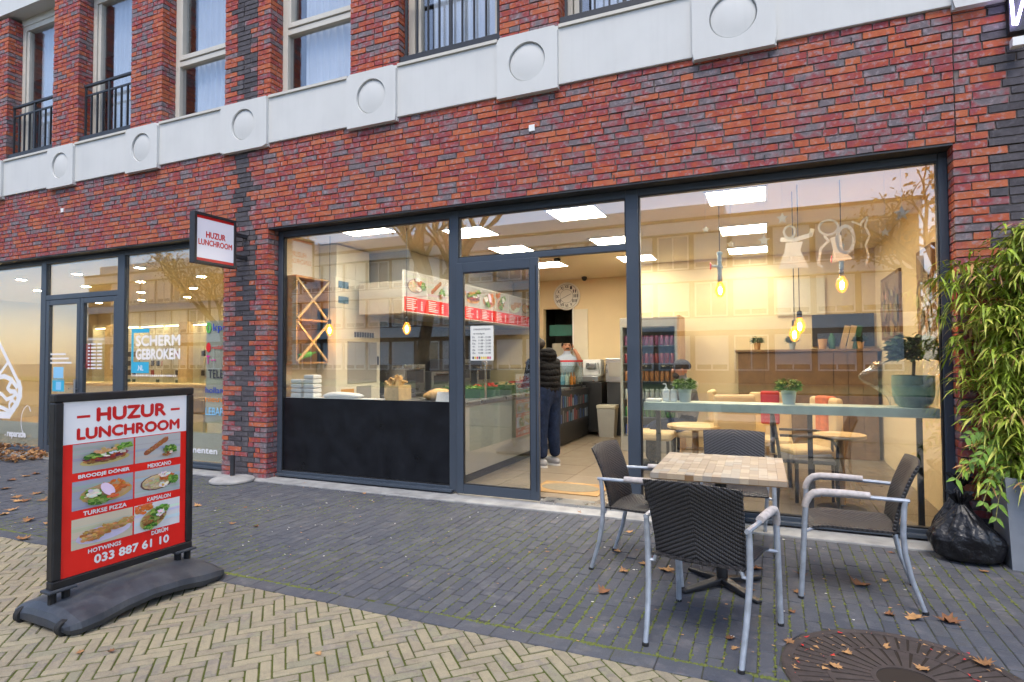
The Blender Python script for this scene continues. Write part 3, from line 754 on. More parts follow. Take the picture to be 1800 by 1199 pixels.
t = B(); letters(t, 'HUZUR', U(.235), U(.81), V(.128), V(.042), D+.0006, 'e', .13); letters(t, 'LUNCHROOM', U(.095), U(.935), V(.226), V(.155), D+.0006, 'e', .13)
sheet(t, U(.095), U(.19), V(.098), V(.083), D+.0006, 'e'); sheet(t, U(.85), U(.935), V(.098), V(.083), D+.0006, 'e')
t.build('heading_letters', 'print_red', bd_, kind='stuff')
RW = ((.25, .42), (.465, .637), (.682, .862))
for nm, c_, r_ in (('doner', 0, 0), ('mexicano', 1, 0), ('pizza', 0, 1), ('kapsalon', 1, 1), ('wings', 0, 2), ('durum', 1, 2)):
    uu0, uu1 = ((.07, .53), (.543, .945))[c_]
    it, bgc = FOOD[nm]; pict('food_picture', bd_, 'e', U(uu0), U(uu1), V(RW[r_][1]-.005), V(RW[r_][0]), D, it, bgc)
t = B()
for s_, a, b_, v_ in (('BROODJE DÖNER', .11, .5, .43), ('MEXICANO', .65, .86, .43), ('TURKSE PIZZA', .15, .48, .645), ('KAPSALON', .65, .86, .645), ('HOTWINGS', .19, .44, .872), ('DÜRÜM', .69, .84, .867)):
    letters(t, s_, U(a), U(b_), V(v_+.026), V(v_ - (.006 if 'Ö' in s_ or 'Ü' in s_ else 0)), D+.0004, 'e', .10)
letters(t, '033 887 61 10', U(.235), U(.85), V(.968), V(.914), D+.0004, 'e', .11)
t.build('caption_letters', 'white_print', bd_, kind='stuff')
# moulded base
sec = [(-.455, .80, .35, .02), (-.44, .90, .7, .005), (-.40, .98, .92, .0), (-.30, 1., 1., .004), (-.16, .94, .95, .022), (0, .90, .9, .03), (.16, .94, .95, .022), (.30, 1., 1., .004), (.42, .97, .88, .0), (.47, .86, .6, .0), (.50, .72, .25, .02)]
bs = B(); prof = [(-.275, .012), (-.29, .045), (-.28, .078), (-.15, .118), (-.10, .128), (.10, .128), (.15, .118), (.28, .078), (.29, .045), (.275, .012)]
base0 = 0; nP = len(prof)
for y, wx, hz, zb in sec:
    for px, pz in prof: bs.v.append((px*wx, y, zb+.008+(pz-.012)*hz*(1 if pz > .03 else .2)))
for i in range(len(sec)-1):
    for k in range(nP): a = i*nP+k; b_ = i*nP+(k+1) % nP; bs.face((a, b_, b_+nP, a+nP))
bs.face(tuple(range(nP))[::-1]); bs.face(tuple((len(sec)-1)*nP+k for k in range(nP)))
bo = bs.build('base', 'base_grey', ps, smooth='crisp')
B().lathe([(.035, .128), (.035, .136), (.024, .137), (.022, .13)], 16, (0, .02, -.008)).build('filler_cap', 'rubber', bo)
for yy in (-.36, .355):
    bx(-.045, .045, yy-.07, yy+.07, .172, .188).build('foot_bracket', 'base_grey', ps, bevel=.006)
    for dy in (-.033, .033):
        h = B(); pts = [(.017*math.cos(a*PI/4), yy+dy+.017*math.sin(a*PI/4), .108+a*.066/72) for a in range(73)]
        h.tube(pts, .0046, 5); h.lathe([(.012, .10), (.012, .178)], 8, (0, yy+dy, 0)); h.build('spring', 'rubber', ps, smooth=True)
for sx in (-1, 1):
    B().lathe([(.034, -.018), (.04, -.012), (.04, .012), (.034, .018)], 16, (sx*.19, -.435, .04), 'x').build('wheel', 'rubber', ps, smooth=True)

# ---- projecting sign on the pier
pj = thing('projecting_sign', 'square projecting lightbox sign with red lettering on the brick pier', 'sign', (0, 0, 0))
X0, X1, Y0, Y1, Z0, Z1 = -5.865, -5.785, -.735, -.175, 2.485, 3.06
f = B(); e = .034
f.box(X0, X1, Y0, Y0+e, Z0, Z1); f.box(X0, X1, Y1-e, Y1, Z0, Z1); f.box(X0, X1, Y0+e, Y1-e, Z1-e, Z1); f.box(X0, X1, Y0+e, Y1-e, Z0, Z0+e)
f.build('frame', 'metal_dark', pj, bevel=.004)
fc = bx(X0+.012, X1-.01, Y0+.03, Y1-.03, Z0+.03, Z1-.03).build('face_panel', 'sign_white', pj)
for side, dd in (('e', X1-.0094), ('w', X0+.0114)):
    s = 1 if side == 'e' else -1
    ua, ub = (Y0+e, Y1-e) if s > 0 else (-(Y1-e), -(Y0+e)); za, zb = Z0+e, Z1-e
    t = B(); sheet(t, ua, ub, zb-.032, zb, dd, side); sheet(t, ua, ub, za, za+.032, dd, side)
    L_ = lambda k: ua+(ub-ua)*k
    letters(t, 'HUZUR', L_(.24), L_(.77), zb-.475*(zb-za), zb-.33*(zb-za), dd+s*.0003, side, .09); letters(t, 'LUNCHROOM', L_(.045), L_(.955), zb-.65*(zb-za), zb-.515*(zb-za), dd+s*.0003, side, .08)
    t.build('lettering', 'print_red', fc, kind='stuff')
for zz in (2.62, 2.88):
    bx(-5.845, -5.805, Y1-.005, .02, zz, zz+.045).build('bracket', 'metal_dark', pj, bevel=.004)

# ---- concrete parasol foot
pf = thing('parasol_base', 'round grey concrete parasol base with short empty pole beside brick pier', 'parasol base', (-5.75, -.235, 0))
B().lathe([(.235, 0.), (.245, .012), (.243, .028), (.225, .042), (.15, .058), (.06, .068), (.001, .069)], 36).build('disc', 'concrete', pf, smooth=True)
B().lathe([(.0275, .06), (.0275, .30), (.022, .30), (.022, .2)], 14).build('pole', 'metal_dark', pf, smooth=True)

# ---- garden chairs
def panel(fn, nrm, nu, nv, th, name, parent, width):
    b = B(); b.uv = []
    loop = [(-1+2*i/nu, 1) for i in range(nu+1)]+[(1-2*i/nu, -1) for i in range(nu+1)]
    n = len(loop)
    for j in range(nv+1):
        v = j/nv
        ev = math.sin(min(1, min(v, 1-v)*nv/1.6+.25)*PI/2)
        for u, s in loop:
            eu = math.sin(min(1, (1-abs(u))*nu/2.2+.3)*PI/2)
            p = Vector(fn(u, v))+Vector(nrm(u, v))*(s*th/2*min(eu, ev))
            b.v.append(tuple(p)); b.uv.append((u*width/2, v*.48))
    for j in range(nv):
        for k in range(n): a = j*n+k; c = j*n+(k+1) % n; b.face((a, c, c+n, a+n))
    b.face(tuple(range(n))[::-1]); b.face(tuple(nv*n+k for k in range(n)))
    return b.build(name, 'weave', parent, smooth=True)
def arc(c, r, a0, a1, n, fn): return [fn(c, r, a0+(a1-a0)*i/n) for i in range(n+1)]
def make_chair():
    t = empty('garden_chair')
    def bfn(u, v):
        hw = .215+.022*v; z = .435+.435*v-.012*(u*u)*v; y = -.195-.035*v-.085*v*v+.028*u*u-.02
        return (u*hw, y, z)
    panel(bfn, lambda u, v: (0, -1, -.25), 16, 16, .026, 'backrest', t, .45)
    def sfn(u, v):
        y = -.235+.475*v; z = .445-.02*(1-u*u)*(1-abs(2*v-1)**2)-.035*max(0, v-.8)**1.2*4+.004
        return (u*(.222+.012*v), y, z)
    panel(sfn, lambda u, v: (0, 0, 1), 14, 14, .026, 'seat', t, .45)
    for s in (-1, 1):
        xr, xf = s*.245, s*.268
        rear = [(s*.225, -.325, 0), (s*.228, -.30, .08), (s*.234, -.262, .2), (s*.241, -.236, .34), (s*.246, -.228, .46), (s*.247, -.235, .60), (s*.247, -.242, .652)]
        B().tube(rear, [.0125, .0135, .0145, .015, .015, .0145, .013], 10).build('leg', 'alu_grey', t, smooth=True)
        front = [(s*.272, .285, 0), (s*.270, .272, .2), (s*.268, .262, .4), (s*.266, .252, .56)]+[(s*.265, .172+.08*math.cos(a), .575+.075*math.sin(a)) for a in [PI/2*i/6 for i in range(7)]]
        B().tube(front, .0155, 10).build('leg', 'alu_grey', t, smooth=True)
        B().tube([(s*.265, .165, .650), (s*.262, .05, .655), (s*.256, -.10, .655), (s*.249, -.20, .652), (s*.243, -.262, .650)], .0125, 8).build('arm_tube', 'alu_grey', t, smooth=True)
        w_ = [(s*.2665, .256, .565), (s*.266, .250, .594), (s*.2655, .232, .632), (s*.265, .205, .657), (s*.264, .165, .666), (s*.262, .05, .668), (s*.2585, -.075, .667)]
        B().tube(w_, [.018, .021, .022, .0225, .0225, .0225, .020], 10).build('armrest', 'arm_wood', t, smooth=True)
        B().tube([(s*.247, -.232, .415), (s*.215, -.225, .415), (s*.205, -.225, .45)], .0105, 8).build('bracket', 'alu_grey', t, smooth=True)
        B().tube([(s*.268, .255, .415), (s*.21, .215, .425)], .0105, 8).build('bracket', 'alu_grey', t, smooth=True)
        for p in ((s*.225, -.325), (s*.272, .285)):
            B().lathe([(.0165, 0), (.0165, .014), (.012, .016)], 10, (p[0], p[1], 0)).build('foot_cap', 'rubber', t)
    return t
c0 = make_chair()
CH_ = [((-.300, -2.045), R(-11.5), 'woven black chair nearest the camera with its back turned', 1.0),
       ((-.775, -1.215), R(-96), 'woven black chair left of the table beside the open doorway', 1.0),
       ((.435, -1.13), R(87), 'woven black chair right of the table, in front of the big pane', 1.0),
       ((-.275, -.40), R(183), 'woven black chair behind the table, against the window', 1.0)]
for i, (loc, rz, lab, sc) in enumerate(CH_):
    o = c0 if i == 0 else copytree(c0)
    o.location = (loc[0], loc[1], 0.002); o.rotation_euler = (0, 0, rz); o.scale = (1, 1, .935)
    tag(o, lab, 'chair', 'woven chairs round the pavement table')
# black bag left on a chair seat
bg_ = thing('shoulder_bag', 'small black bag lying on the seat of the left woven chair', 'bag', (-.70, -1.16, .432), R(20))
def blob(c, r, n=14, m=10, amp=.08, seed=1, flat=None, sq=1.):
    rnd = random.Random(seed); ph = [rnd.uniform(0, 6) for _ in range(8)]; b = B()
    def fn(u, v):
        a = 2*PI*u; e_ = -PI/2+PI*v; x, y, z = math.cos(a)*math.cos(e_), math.sin(a)*math.cos(e_), math.sin(e_)
        k = 1+amp*(math.sin(3*x+ph[0])+math.sin(4*y+ph[1]+2*z)+math.sin(5*z+ph[2]+3*x)+.6*math.sin(9*x+ph[3])*math.sin(8*y+ph[4])+.5*math.sin(13*z+5*a+ph[5]))/2
        sg = lambda t: math.copysign(abs(t)**sq, t)
        p = [c[0]+r[0]*sg(x)*k, c[1]+r[1]*sg(y)*k, c[2]+r[2]*sg(z)*k]
        if flat is not None: p[2] = max(flat, p[2])
        return p
    b.grid(fn, n, m); return b
blob((0, 0, .055), (.12, .08, .06), amp=.1, seed=3, flat=0, sq=.7).build('bag_body', 'bag_black', bg_, smooth='full')
B().tube([(-.1, .02, .08), (-.06, .09, .06), (.03, .10, .03), (.1, .03, .08)], .008, 6).build('strap', 'rubber', bg_, smooth=True)

# ---- table
tb = thing('bistro_table', 'square pavement table with top of pale wooden mosaic blocks', 'table', (-.298, -1.375, 0), R(1.))
hx, hy = .362, .405; nc = 15; cw = 2*hx/nc
blocks = []
for c in range(nc):
    y = -hy-random.random()*.06; xa = -hx+c*cw
    first = True
    while y < hy:
        L = random.choice([.06, .08, .1, .12, .14]); ya, yb = max(y, -hy), min(y+L, hy)
        if hy-yb < .02: yb = hy
        if yb-ya > .012:
            dz = random.uniform(-.0006, .0006)
            bx(xa+.0006, xa+cw-.0006, ya+.0006, yb-.0006, .712, .742+dz).build('wood_block', 'mosaic', tb)
        y = yb
bx(-hx+.004, hx-.004, -hy+.004, hy-.004, .706, .738).build('top_core', 'wood_brown', tb)
B().lathe([(.034, .03), (.034, .706)], 16).build('column', 'frame_black', tb, smooth=True)
for a in (45, 135, 225, 315):
    l = B(); T = Matrix.Rotation(R(a), 4, 'Z')
    l.add([T @ Vector(p) for p in ((.02, -.03, .025), (.30, -.022, .004), (.30, .022, .004), (.02, .03, .025), (.02, -.03, .06), (.30, -.02, .022), (.30, .02, .022), (.02, .03, .06))], B.BOXF)
    l.build('foot', 'frame_black', tb, bevel=.006)
B().lathe([(.10, .695), (.12, .706), (.034, .706)], 16).build('top_plate', 'frame_black', tb)

# ---- rubbish bags
def bag(loc, r, H, seed, label, lean=(0, 0)):
    t = thing('rubbish_bag', label, 'rubbish bag', loc); rnd = random.Random(seed); ph = [rnd.uniform(0, 6) for _ in range(8)]; b = B()
    def fn(u, v):                                      # slumped sack, pleated up to a tied neck
        a = 2*PI*u; e_ = min(1, v/.12); body = math.sqrt(max(0, 1-(1-e_)**2))*(.86+.14*math.sin(PI*min(1, v*1.3)))*max(.10, 1-max(0, v-.38)**1.35*1.75)
        pl_ = (abs(math.sin(4.5*a+ph[0]+2*v))-.5)*.10*(.3+v)+(abs(math.sin(8*a+ph[1]-5*v))-.5)*.08*(.25+v)+.05*math.sin(3*a+ph[2])+.045*math.sin(2*a+7*v+ph[3])+.03*abs(math.sin(11*v+3*a+ph[4]))
        k = body*(1+pl_); z = H*(v+.025*math.sin(3*a+ph[5])*v*(1-v)*4)
        return (r[0]*k*math.cos(a)+lean[0]*v*v, r[1]*k*math.sin(a)+lean[1]*v*v, max(.002, z))
    b.grid(fn, 110, 46); b.build('sack', 'bag_black', t, smooth='full')
    k = B(); n_ = 26; k.grid(lambda u, v: (lean[0]+(.018+.045*v)*(1+.35*math.sin(9*2*PI*u))*math.cos(2*PI*u), lean[1]+(.018+.045*v)*(1+.35*math.sin(9*2*PI*u))*math.sin(2*PI*u), H*.97+.07*v*(1+.3*math.sin(5*2*PI*u))), 60, 4); k.build('tied_neck', 'bag_black', t, smooth='full')
bag((1.225, -.245, 0), (.205, .155), .40, 5, 'large black rubbish bag slumped on the paving beside the grey planter', (-.05, -.02))
bag((1.175, -.105, 0), (.13, .085), .50, 9, 'tall thin black rubbish bag standing behind the slumped one', (.04, 0))

# ---- planter with bamboo
pl = thing('planter', 'tall grey rectangular planter at the right edge of the pavement', 'planter', (1.80, -.2, 0))
def frustum(x, y, z0, z1, k): return [(-x*k, -y*k, z0), (x*k, -y*k, z0), (x*k, y*k, z0), (-x*k, y*k, z0), (-x, -y, z1), (x, -y, z1), (x, y, z1), (-x, y, z1)]
b = B(); b.add(frustum(.40, .165, 0, .60, .93), [B.BOXF[i] for i in (0, 2, 3, 4, 5)])
b.add(frustum(.37, .135, .54, .60, 1.), [B.BOXF[i] for i in (2, 3, 4, 5)])
nb_ = len(b.v)
b.add([(-.40, -.165, .60), (.40, -.165, .60), (.40, .165, .60), (-.40, .165, .60), (-.37, -.135, .60), (.37, -.135, .60), (.37, .135, .60), (-.37, .135, .60)], [(0, 1, 5, 4), (1, 2, 6, 5), (2, 3, 7, 6), (3, 0, 4, 7)])
b.build('box', 'planter_grey', pl)
bx(-.37, .37, -.135, .135, .5, .56).build('soil', 'soil', pl)
bm_ = thing('bamboo', 'leafy green bamboo growing in the grey planter by the brick pier', 'plant', (1.80, -.2, .56))
def leafquads(b, p, d, L, wd, droop, nrm):
    d = d.normalized(); s = d.cross(nrm)
    if s.length < .01: s = d.orthogonal()
    s.normalize(); up = s.cross(d)
    pts = []
    for q, (t_, k) in enumerate(((0, .15), (.3, 1), (.65, .75), (1, .02))):
        c = p+d*(L*t_)+Vector((0, 0, -droop*t_*t_*L)); pts += [c-s*wd*k/2+up*.15*wd*k, c, c+s*wd*k/2+up*.15*wd*k]
    fs = []
    for q in range(3):
        a = q*3; fs += [(a, a+1, a+4, a+3), (a+1, a+2, a+5, a+4)]
    b.add(pts, fs)
lf, lp, ld = B(), B(), B(); rnd = random.Random(4)
stalk_tips = []
for q in range(22):
    x, y = rnd.uniform(-.37, .2), rnd.uniform(-.1, .1); lean = Vector((rnd.uniform(-.24, .2)-.08, rnd.uniform(-.14, .03), 0)); h = rnd.uniform(1.2, 1.8)
    pts = [Vector((x, y, -.03))+Vector((lean.x*t*t, lean.y*t*t, h*t)) for t in [k/8 for k in range(9)]]
    B().tube(pts, [.008-.0006*k for k in range(9)], 6).build('stalk', 'stalk', bm_, smooth=True)
    for k in range(150):
        t = rnd.uniform(.02, 1)**.85; i = min(7, int(t*8)); p = pts[i].lerp(pts[i+1], t*8-i)
        a = rnd.uniform(0, 2*PI); d = Vector((math.cos(a), math.sin(a)*.75-.15, rnd.uniform(-.2, .6))).normalized(); ln_ = rnd.uniform(.08, .30)*(1.15-.5*t)
        tip = p+d*ln_; tip.z -= ln_*.25
        if tip.y > .17: tip.y = .17-rnd.random()*.1
        for m_ in range(rnd.randint(5, 8)):
            a2 = rnd.uniform(0, 2*PI); dd = (d*.6+Vector((math.cos(a2), math.sin(a2), rnd.uniform(-.9, .25)))).normalized()
            base_ = p.lerp(tip, rnd.uniform(.5, 1.)) ; L = rnd.uniform(.055, .13)
            if base_.y+dd.y*L > .185: dd.y = -abs(dd.y)
            leafquads(rnd.choice((lf, lf, lf, lf, lf, lf, lf, lf, lp, lp, lp, ld)), base_, dd, L, rnd.uniform(.011, .021), rnd.uniform(.1, .9), Vector((rnd.uniform(-.4, .4), rnd.uniform(-.4, .4), 1)))
lf.build('foliage', 'leaf_bamboo', bm_, kind='stuff'); lp.build('pale_foliage', 'leaf_bamboo_pale', bm_, kind='stuff'); ld.build('dry_foliage', 'leaf_tan', bm_, kind='stuff')
# broad-leaved shoots hanging over the rubbish bags
vn = thing('climbing_shoot', 'bright green broad-leaved shoots hanging beside the rubbish bags', 'plant', (1.40, -.30, .5))
vl = B()
for (tx_, tz_, ty_) in ((-.20, .36, -.06), (-.27, .08, -.08), (-.13, -.06, -.10), (-.14, .22, -.08), (-.06, -.16, -.08)):
    pts = [Vector((.08*(1-t), .05*(1-t), .12*(1-t)))+Vector((tx_*t, ty_*t, tz_*t+.14*math.sin(PI*t))) for t in [k/8 for k in range(9)]]
    B().tube(pts, .003, 5).build('stem', 'stalk', vn, smooth=True)
    for k in range(2, 9):
        for s in (-1, 1):
            d = (pts[k]-pts[k-1]).normalized(); sd_ = d.cross(Vector((0, -1, .3))).normalized()*s
            leafquads(vl, pts[k], (sd_+d*.5+Vector((0, -.2, -.15))), rnd.uniform(.045, .075), rnd.uniform(.024, .034), .45, Vector((0, -1, .6)))
vl.build('foliage', 'leaf_vine', vn, kind='stuff')

# ---- round tree grate
tg = thing('tree_grate', 'round rusty cast iron tree grate littered with leaves', 'tree grate', (GC[0], GC[1], 0))
B().lathe([(.455, -.02), (.455, .002), (.462, .005), (.49, .005), (.50, .0), (.50, -.02)], 64).build('outer_ring', 'rust_iron', tg)
tg.children[0].data.polygons[-1].vertices
B().lathe([(.30, -.02), (.30, .002), (.318, .002), (.318, -.02)], 64).build('middle_ring', 'rust_iron', tg)
B().lathe([(.12, -.02), (.12, .002), (.14, .002), (.14, -.02)], 40).build('inner_ring', 'rust_iron', tg)
for ri, ro_, cnt in ((.138, .302, 30), (.316, .458, 56)):
    k = B(); w0, w1 = 2*PI*ri/cnt*.76, 2*PI*ro_/cnt*.76
    k.add([(ri, -w0/2, -.02), (ro_, -w1/2, -.02), (ro_, w1/2, -.02), (ri, w0/2, -.02), (ri, -w0/2, 0), (ro_, -w1/2, 0), (ro_, w1/2, 0), (ri, w0/2, 0)], B.BOXF)
    me = k.mesh('grate_bar', 'rust_iron')
    for q in range(cnt):
        o = bpy.data.objects.new('grate_bar', me); COL.objects.link(o); o.parent = tg; o.rotation_euler = (0, 0, 2*PI*q/cnt)
B().lathe([(.49, -.03), (.49, -.0035), (.001, -.0035)], 40).build('soil_bed', 'soil', tg)

# ---- fallen leaves
LOBE = [(0, -.50), (.05, -.16), (.26, -.34), (.22, -.16), (.50, -.14), (.34, .02), (.46, .20), (.22, .16), (.20, .34), (.10, .28), (0, .52), (-.10, .28), (-.20, .34), (-.22, .16), (-.46, .20), (-.34, .02), (-.50, -.14), (-.22, -.16), (-.26, -.34), (-.05, -.16)]
def leafmesh(seed, mat):
    rnd = random.Random(seed); b = B(); k1, k2, tw = rnd.uniform(.1, 1.1), rnd.uniform(-.3, .8), rnd.uniform(-.9, .9); sx_, sy_ = rnd.uniform(.65, 1.1), rnd.uniform(.75, 1.15)
    def h(x, y): return k1*x*x+k2*y*y+tw*x*y+rnd.uniform(0, .035)
    vs = [(0, 0, 0.01)]+[(x*sx_*rnd.uniform(.7, 1.15), y*sy_*rnd.uniform(.7, 1.12), h(x, y)+rnd.uniform(0, .06)) for x, y in LOBE]
    b.add(vs, [(0, i, i % len(LOBE)+1) for i in range(1, len(LOBE)+1)])
    return b.mesh('leaf', mat, smooth='full')
LM = [leafmesh(q, ('leaf_brown', 'leaf_tan', 'leaf_rust')[q % 3]) for q in range(12)]
def leaf(x, y, s, label, group=None, z=.003, rnd=random):
    o = bpy.data.objects.new('fallen_leaf', rnd.choice(LM)); COL.objects.link(o); o.location = (x, y, z); o.scale = (s, s, s*.8); o.rotation_euler = (rnd.uniform(-.12, .12), rnd.uniform(-.12, .12), rnd.uniform(0, 6.28))
    tag(o, label, 'leaf', group); return o
LEAVES = [(-0.946, -1.758, 0.11, 'dry brown leaf alone on the paving left of the nearest chair', 'fallen leaves'), (-0.913, -1.363, 0.11, 'curled tan leaf beside the rear foot of the left chair', 'fallen leaves'), (-0.817, -1.17, 0.09, 'small brown leaf between the left chair and nearest chair', 'fallen leaves'), (-1.068, -0.471, 0.09, 'brown leaf under the seat of the left chair', 'fallen leaves'), (-1.05, -0.984, 0.09, 'leaf close behind the left chair leg', 'fallen leaves'), (-0.65, -1.241, 0.17, 'big folded brown leaf under the nearest chair', 'fallen leaves'), (-0.141, -1.381, 0.12, 'brown leaf beside the table foot', 'fallen leaves'), (-0.115, -0.993, 0.13, 'tan leaf under the table between its feet', 'fallen leaves'), (0.156, -1.002, 0.1, 'jagged leaf by the front foot of the right chair', 'fallen leaves'), (0.127, -1.305, 0.09, 'thin curled leaf left of the right chair leg', 'fallen leaves'), (0.474, -1.043, 0.15, 'large toothed leaf beneath the right chair', 'fallen leaves'), (0.632, -0.886, 0.09, 'leaf at the rear foot of the right chair', 'fallen leaves'), (0.084, -1.617, 0.06, 'small pale leaf above the tree grate', 'fallen leaves'), (0.565, -1.468, 0.08, 'left leaf of the pair beyond the grate', 'fallen leaves'), (0.678, -1.458, 0.14, 'large orange leaf right behind the tree grate', 'fallen leaves'), (0.832, -1.445, 0.14, 'rust coloured leaf right of the tree grate', 'fallen leaves'), (0.244, -2.184, 0.1, 'tan leaf lying inside the tree grate', 'fallen leaves'), (0.306, -2.023, 0.07, 'orange leaf in the middle of the tree grate', 'fallen leaves'), (0.057, -2.006, 0.07, 'leaf on the left rim of the tree grate', 'fallen leaves'), (0.764, -0.264, 0.06, 'small leaf near the window sill under the right chair', 'fallen leaves'), (1.243, -0.467, 0.08, 'leaf under the edge of the rubbish bag', 'fallen leaves'), (0.862, -1.899, 0.13, 'lone leaf at the far right of the tree grate', 'fallen leaves'), (-0.209, -2.087, 0.07, 'pale torn leaf behind the nearest chair leg', 'fallen leaves'), (-0.185, -2.184, 0.06, 'reddish leaf at the foot of the nearest chair', 'fallen leaves'), (-1.61, -0.089, 0.11, 'tan leaf lying in front of the open doorway', 'fallen leaves'), (-1.827, 0.088, 0.08, 'small leaf on the doorway threshold strip', 'fallen leaves'), (-1.51, -1.191, 0.05, 'left of two tiny leaves before the doorway', 'fallen leaves'), (-1.431, -1.143, 0.04, 'right of two tiny leaves before the doorway', 'fallen leaves'), (-4.253, -1.547, 0.08, 'left of two leaves right of the pavement sign', 'fallen leaves'), (-3.985, -1.528, 0.07, 'round leaf right of the pavement sign', 'fallen leaves'), (-5.089, -1.214, 0.11, 'leaf close to the edge of the pavement sign', 'fallen leaves'), (-4.606, -1.085, 0.05, 'small leaf in front of the parasol base', 'fallen leaves'), (-3.931, -0.164, 0.07, 'reddish leaf under the black window panel', 'fallen leaves'), (-4.866, -0.027, 0.08, 'orange leaf at the corner of the black panel', 'fallen leaves'), (0.594, -2.062, 0.09, 'leaf beside the right rim of the tree grate', 'fallen leaves'), (-5.401, -2.51, 0.16, 'flat leaf on the yellow paving left of the sign', 'fallen leaves'), (-3.067, -3.452, 0.05, 'small yellow leaf on the herringbone paving before the sign', 'fallen leaves'), (-2.934, -3.389, 0.05, 'yellow leaf right of the sign wheels on herringbone', 'fallen leaves'), (-2.0, -3.009, 0.05, 'tiny leaf on the herringbone paving at the bottom', 'fallen leaves'), (-6.457, -2.121, 0.14, 'dry leaf scattered on dark paving left of the pavement sign', 'leaves scattered left of the sign'), (-6.584, -1.996, 0.14, 'dry leaf scattered on dark paving left of the pavement sign', 'leaves scattered left of the sign'), (-7.144, -1.681, 0.14, 'dry leaf scattered on dark paving left of the pavement sign', 'leaves scattered left of the sign'), (-8.344, -0.988, 0.14, 'dry leaf scattered on dark paving left of the pavement sign', 'leaves scattered left of the sign'), (-8.405, -0.859, 0.14, 'dry leaf scattered on dark paving left of the pavement sign', 'leaves scattered left of the sign'), (-6.925, -1.775, 0.14, 'dry leaf scattered on dark paving left of the pavement sign', 'leaves scattered left of the sign'), (-7.951, -0.94, 0.14, 'dry leaf scattered on dark paving left of the pavement sign', 'leaves scattered left of the sign'), (-7.143, -1.485, 0.14, 'dry leaf scattered on dark paving left of the pavement sign', 'leaves scattered left of the sign'), (-7.192, -1.328, 0.14, 'dry leaf scattered on dark paving left of the pavement sign', 'leaves scattered left of the sign'), (-6.878, -1.73, 0.14, 'dry leaf scattered on dark paving left of the pavement sign', 'leaves scattered left of the sign'), (-5.986, -2.172, 0.14, 'dry leaf scattered on dark paving left of the pavement sign', 'leaves scattered left of the sign'), (-5.707, -2.152, 0.14, 'dry leaf scattered on dark paving left of the pavement sign', 'leaves scattered left of the sign'), (-7.739, -1.492, 0.14, 'dry leaf scattered on dark paving left of the pavement sign', 'leaves scattered left of the sign'), (-6.755, -1.653, 0.14, 'dry leaf scattered on dark paving left of the pavement sign', 'leaves scattered left of the sign'), (-8.23, -1.198, 0.14, 'dry leaf scattered on dark paving left of the pavement sign', 'leaves scattered left of the sign'), (-9.859, -0.116, 0.14, 'dry leaf scattered on dark paving left of the pavement sign', 'leaves scattered left of the sign'), (-10.012, 0.098, 0.14, 'dry leaf scattered on dark paving left of the pavement sign', 'leaves scattered left of the sign'), (-9.997, -0.225, 0.14, 'dry leaf scattered on dark paving left of the pavement sign', 'leaves scattered left of the sign')]
for x, y, s, lab, grp in LEAVES: leaf(x, y, s, lab, grp)
hp = B(); rnd = random.Random(8)                            # drift of leaves against the phone shop
for q in range(520):
    x = rnd.uniform(-13.8, -9.55); t = rnd.random(); y = -.5+t*.52
    hmax = .02+.17*max(0, 1-abs(t-.75)*1.5)*(1 if x < -10.2 else max(.12, 1-(x+10.2)/.75))
    z = rnd.random()*hmax; s = rnd.uniform(.07, .13); T = Matrix.Translation((x, y, z+.01)) @ Euler((rnd.uniform(-.7, .7), rnd.uniform(-.7, .7), rnd.uniform(0, 6.28))).to_matrix().to_4x4() @ Matrix.Scale(s, 4)
    me = rnd.choice(LM); hp.mi = rnd.choice((0, 0, 1, 1, 2)); hp.add([T @ v.co for v in me.vertices], [tuple(p.vertices) for p in me.polygons])
o = hp.build('leaf_drift', ['leaf_brown', 'leaf_tan', 'leaf_rust'], kind='stuff'); o['label'] = 'drift of dry brown leaves against the phone shop window'; o['category'] = 'leaves'
lt = B(); lt2 = B(); lt3 = B()                               # crumbs of leaf and petals caught in the grate and the joints
for q in range(150):
    a = rnd.uniform(0, 6.28); r = rnd.choice((.47, .44, .40, .33, .31))+rnd.uniform(-.02, .02); x, y = GC[0]+r*math.cos(a), GC[1]+r*math.sin(a); s = rnd.uniform(.006, .022)
    (lt if q % 5 else lt2).add([(x+s*rnd.uniform(-1, 1), y+s*rnd.uniform(-1, 1), .006+rnd.uniform(0, .006)) for _ in range(4)], [(0, 1, 2, 3)])
for q in range(420):
    x, y = rnd.uniform(-8, 2.2), rnd.uniform(-2.5, -.15); s = rnd.uniform(.004, .014); cx_ = [(x+s*math.cos(a+rnd.uniform(0, 1)), y+s*.6*math.sin(a+rnd.uniform(0, 1)), .004+rnd.uniform(0, .003)) for a in (0, 1.6, 3.1, 4.7)]
    (lt, lt, lt3)[q % 3].add(cx_, [(0, 1, 2, 3)])
for b_, m_, l_ in ((lt, 'leaf_tan', 'crumbs of dry leaf scattered over the dark paving'), (lt2, 'print_red', 'tiny red petals caught in the tree grate'), (lt3, 'paper', 'tiny pale specks of litter on the dark paving')):
    o = b_.build('litter', m_, kind='stuff'); o['label'] = l_; o['category'] = 'litter'
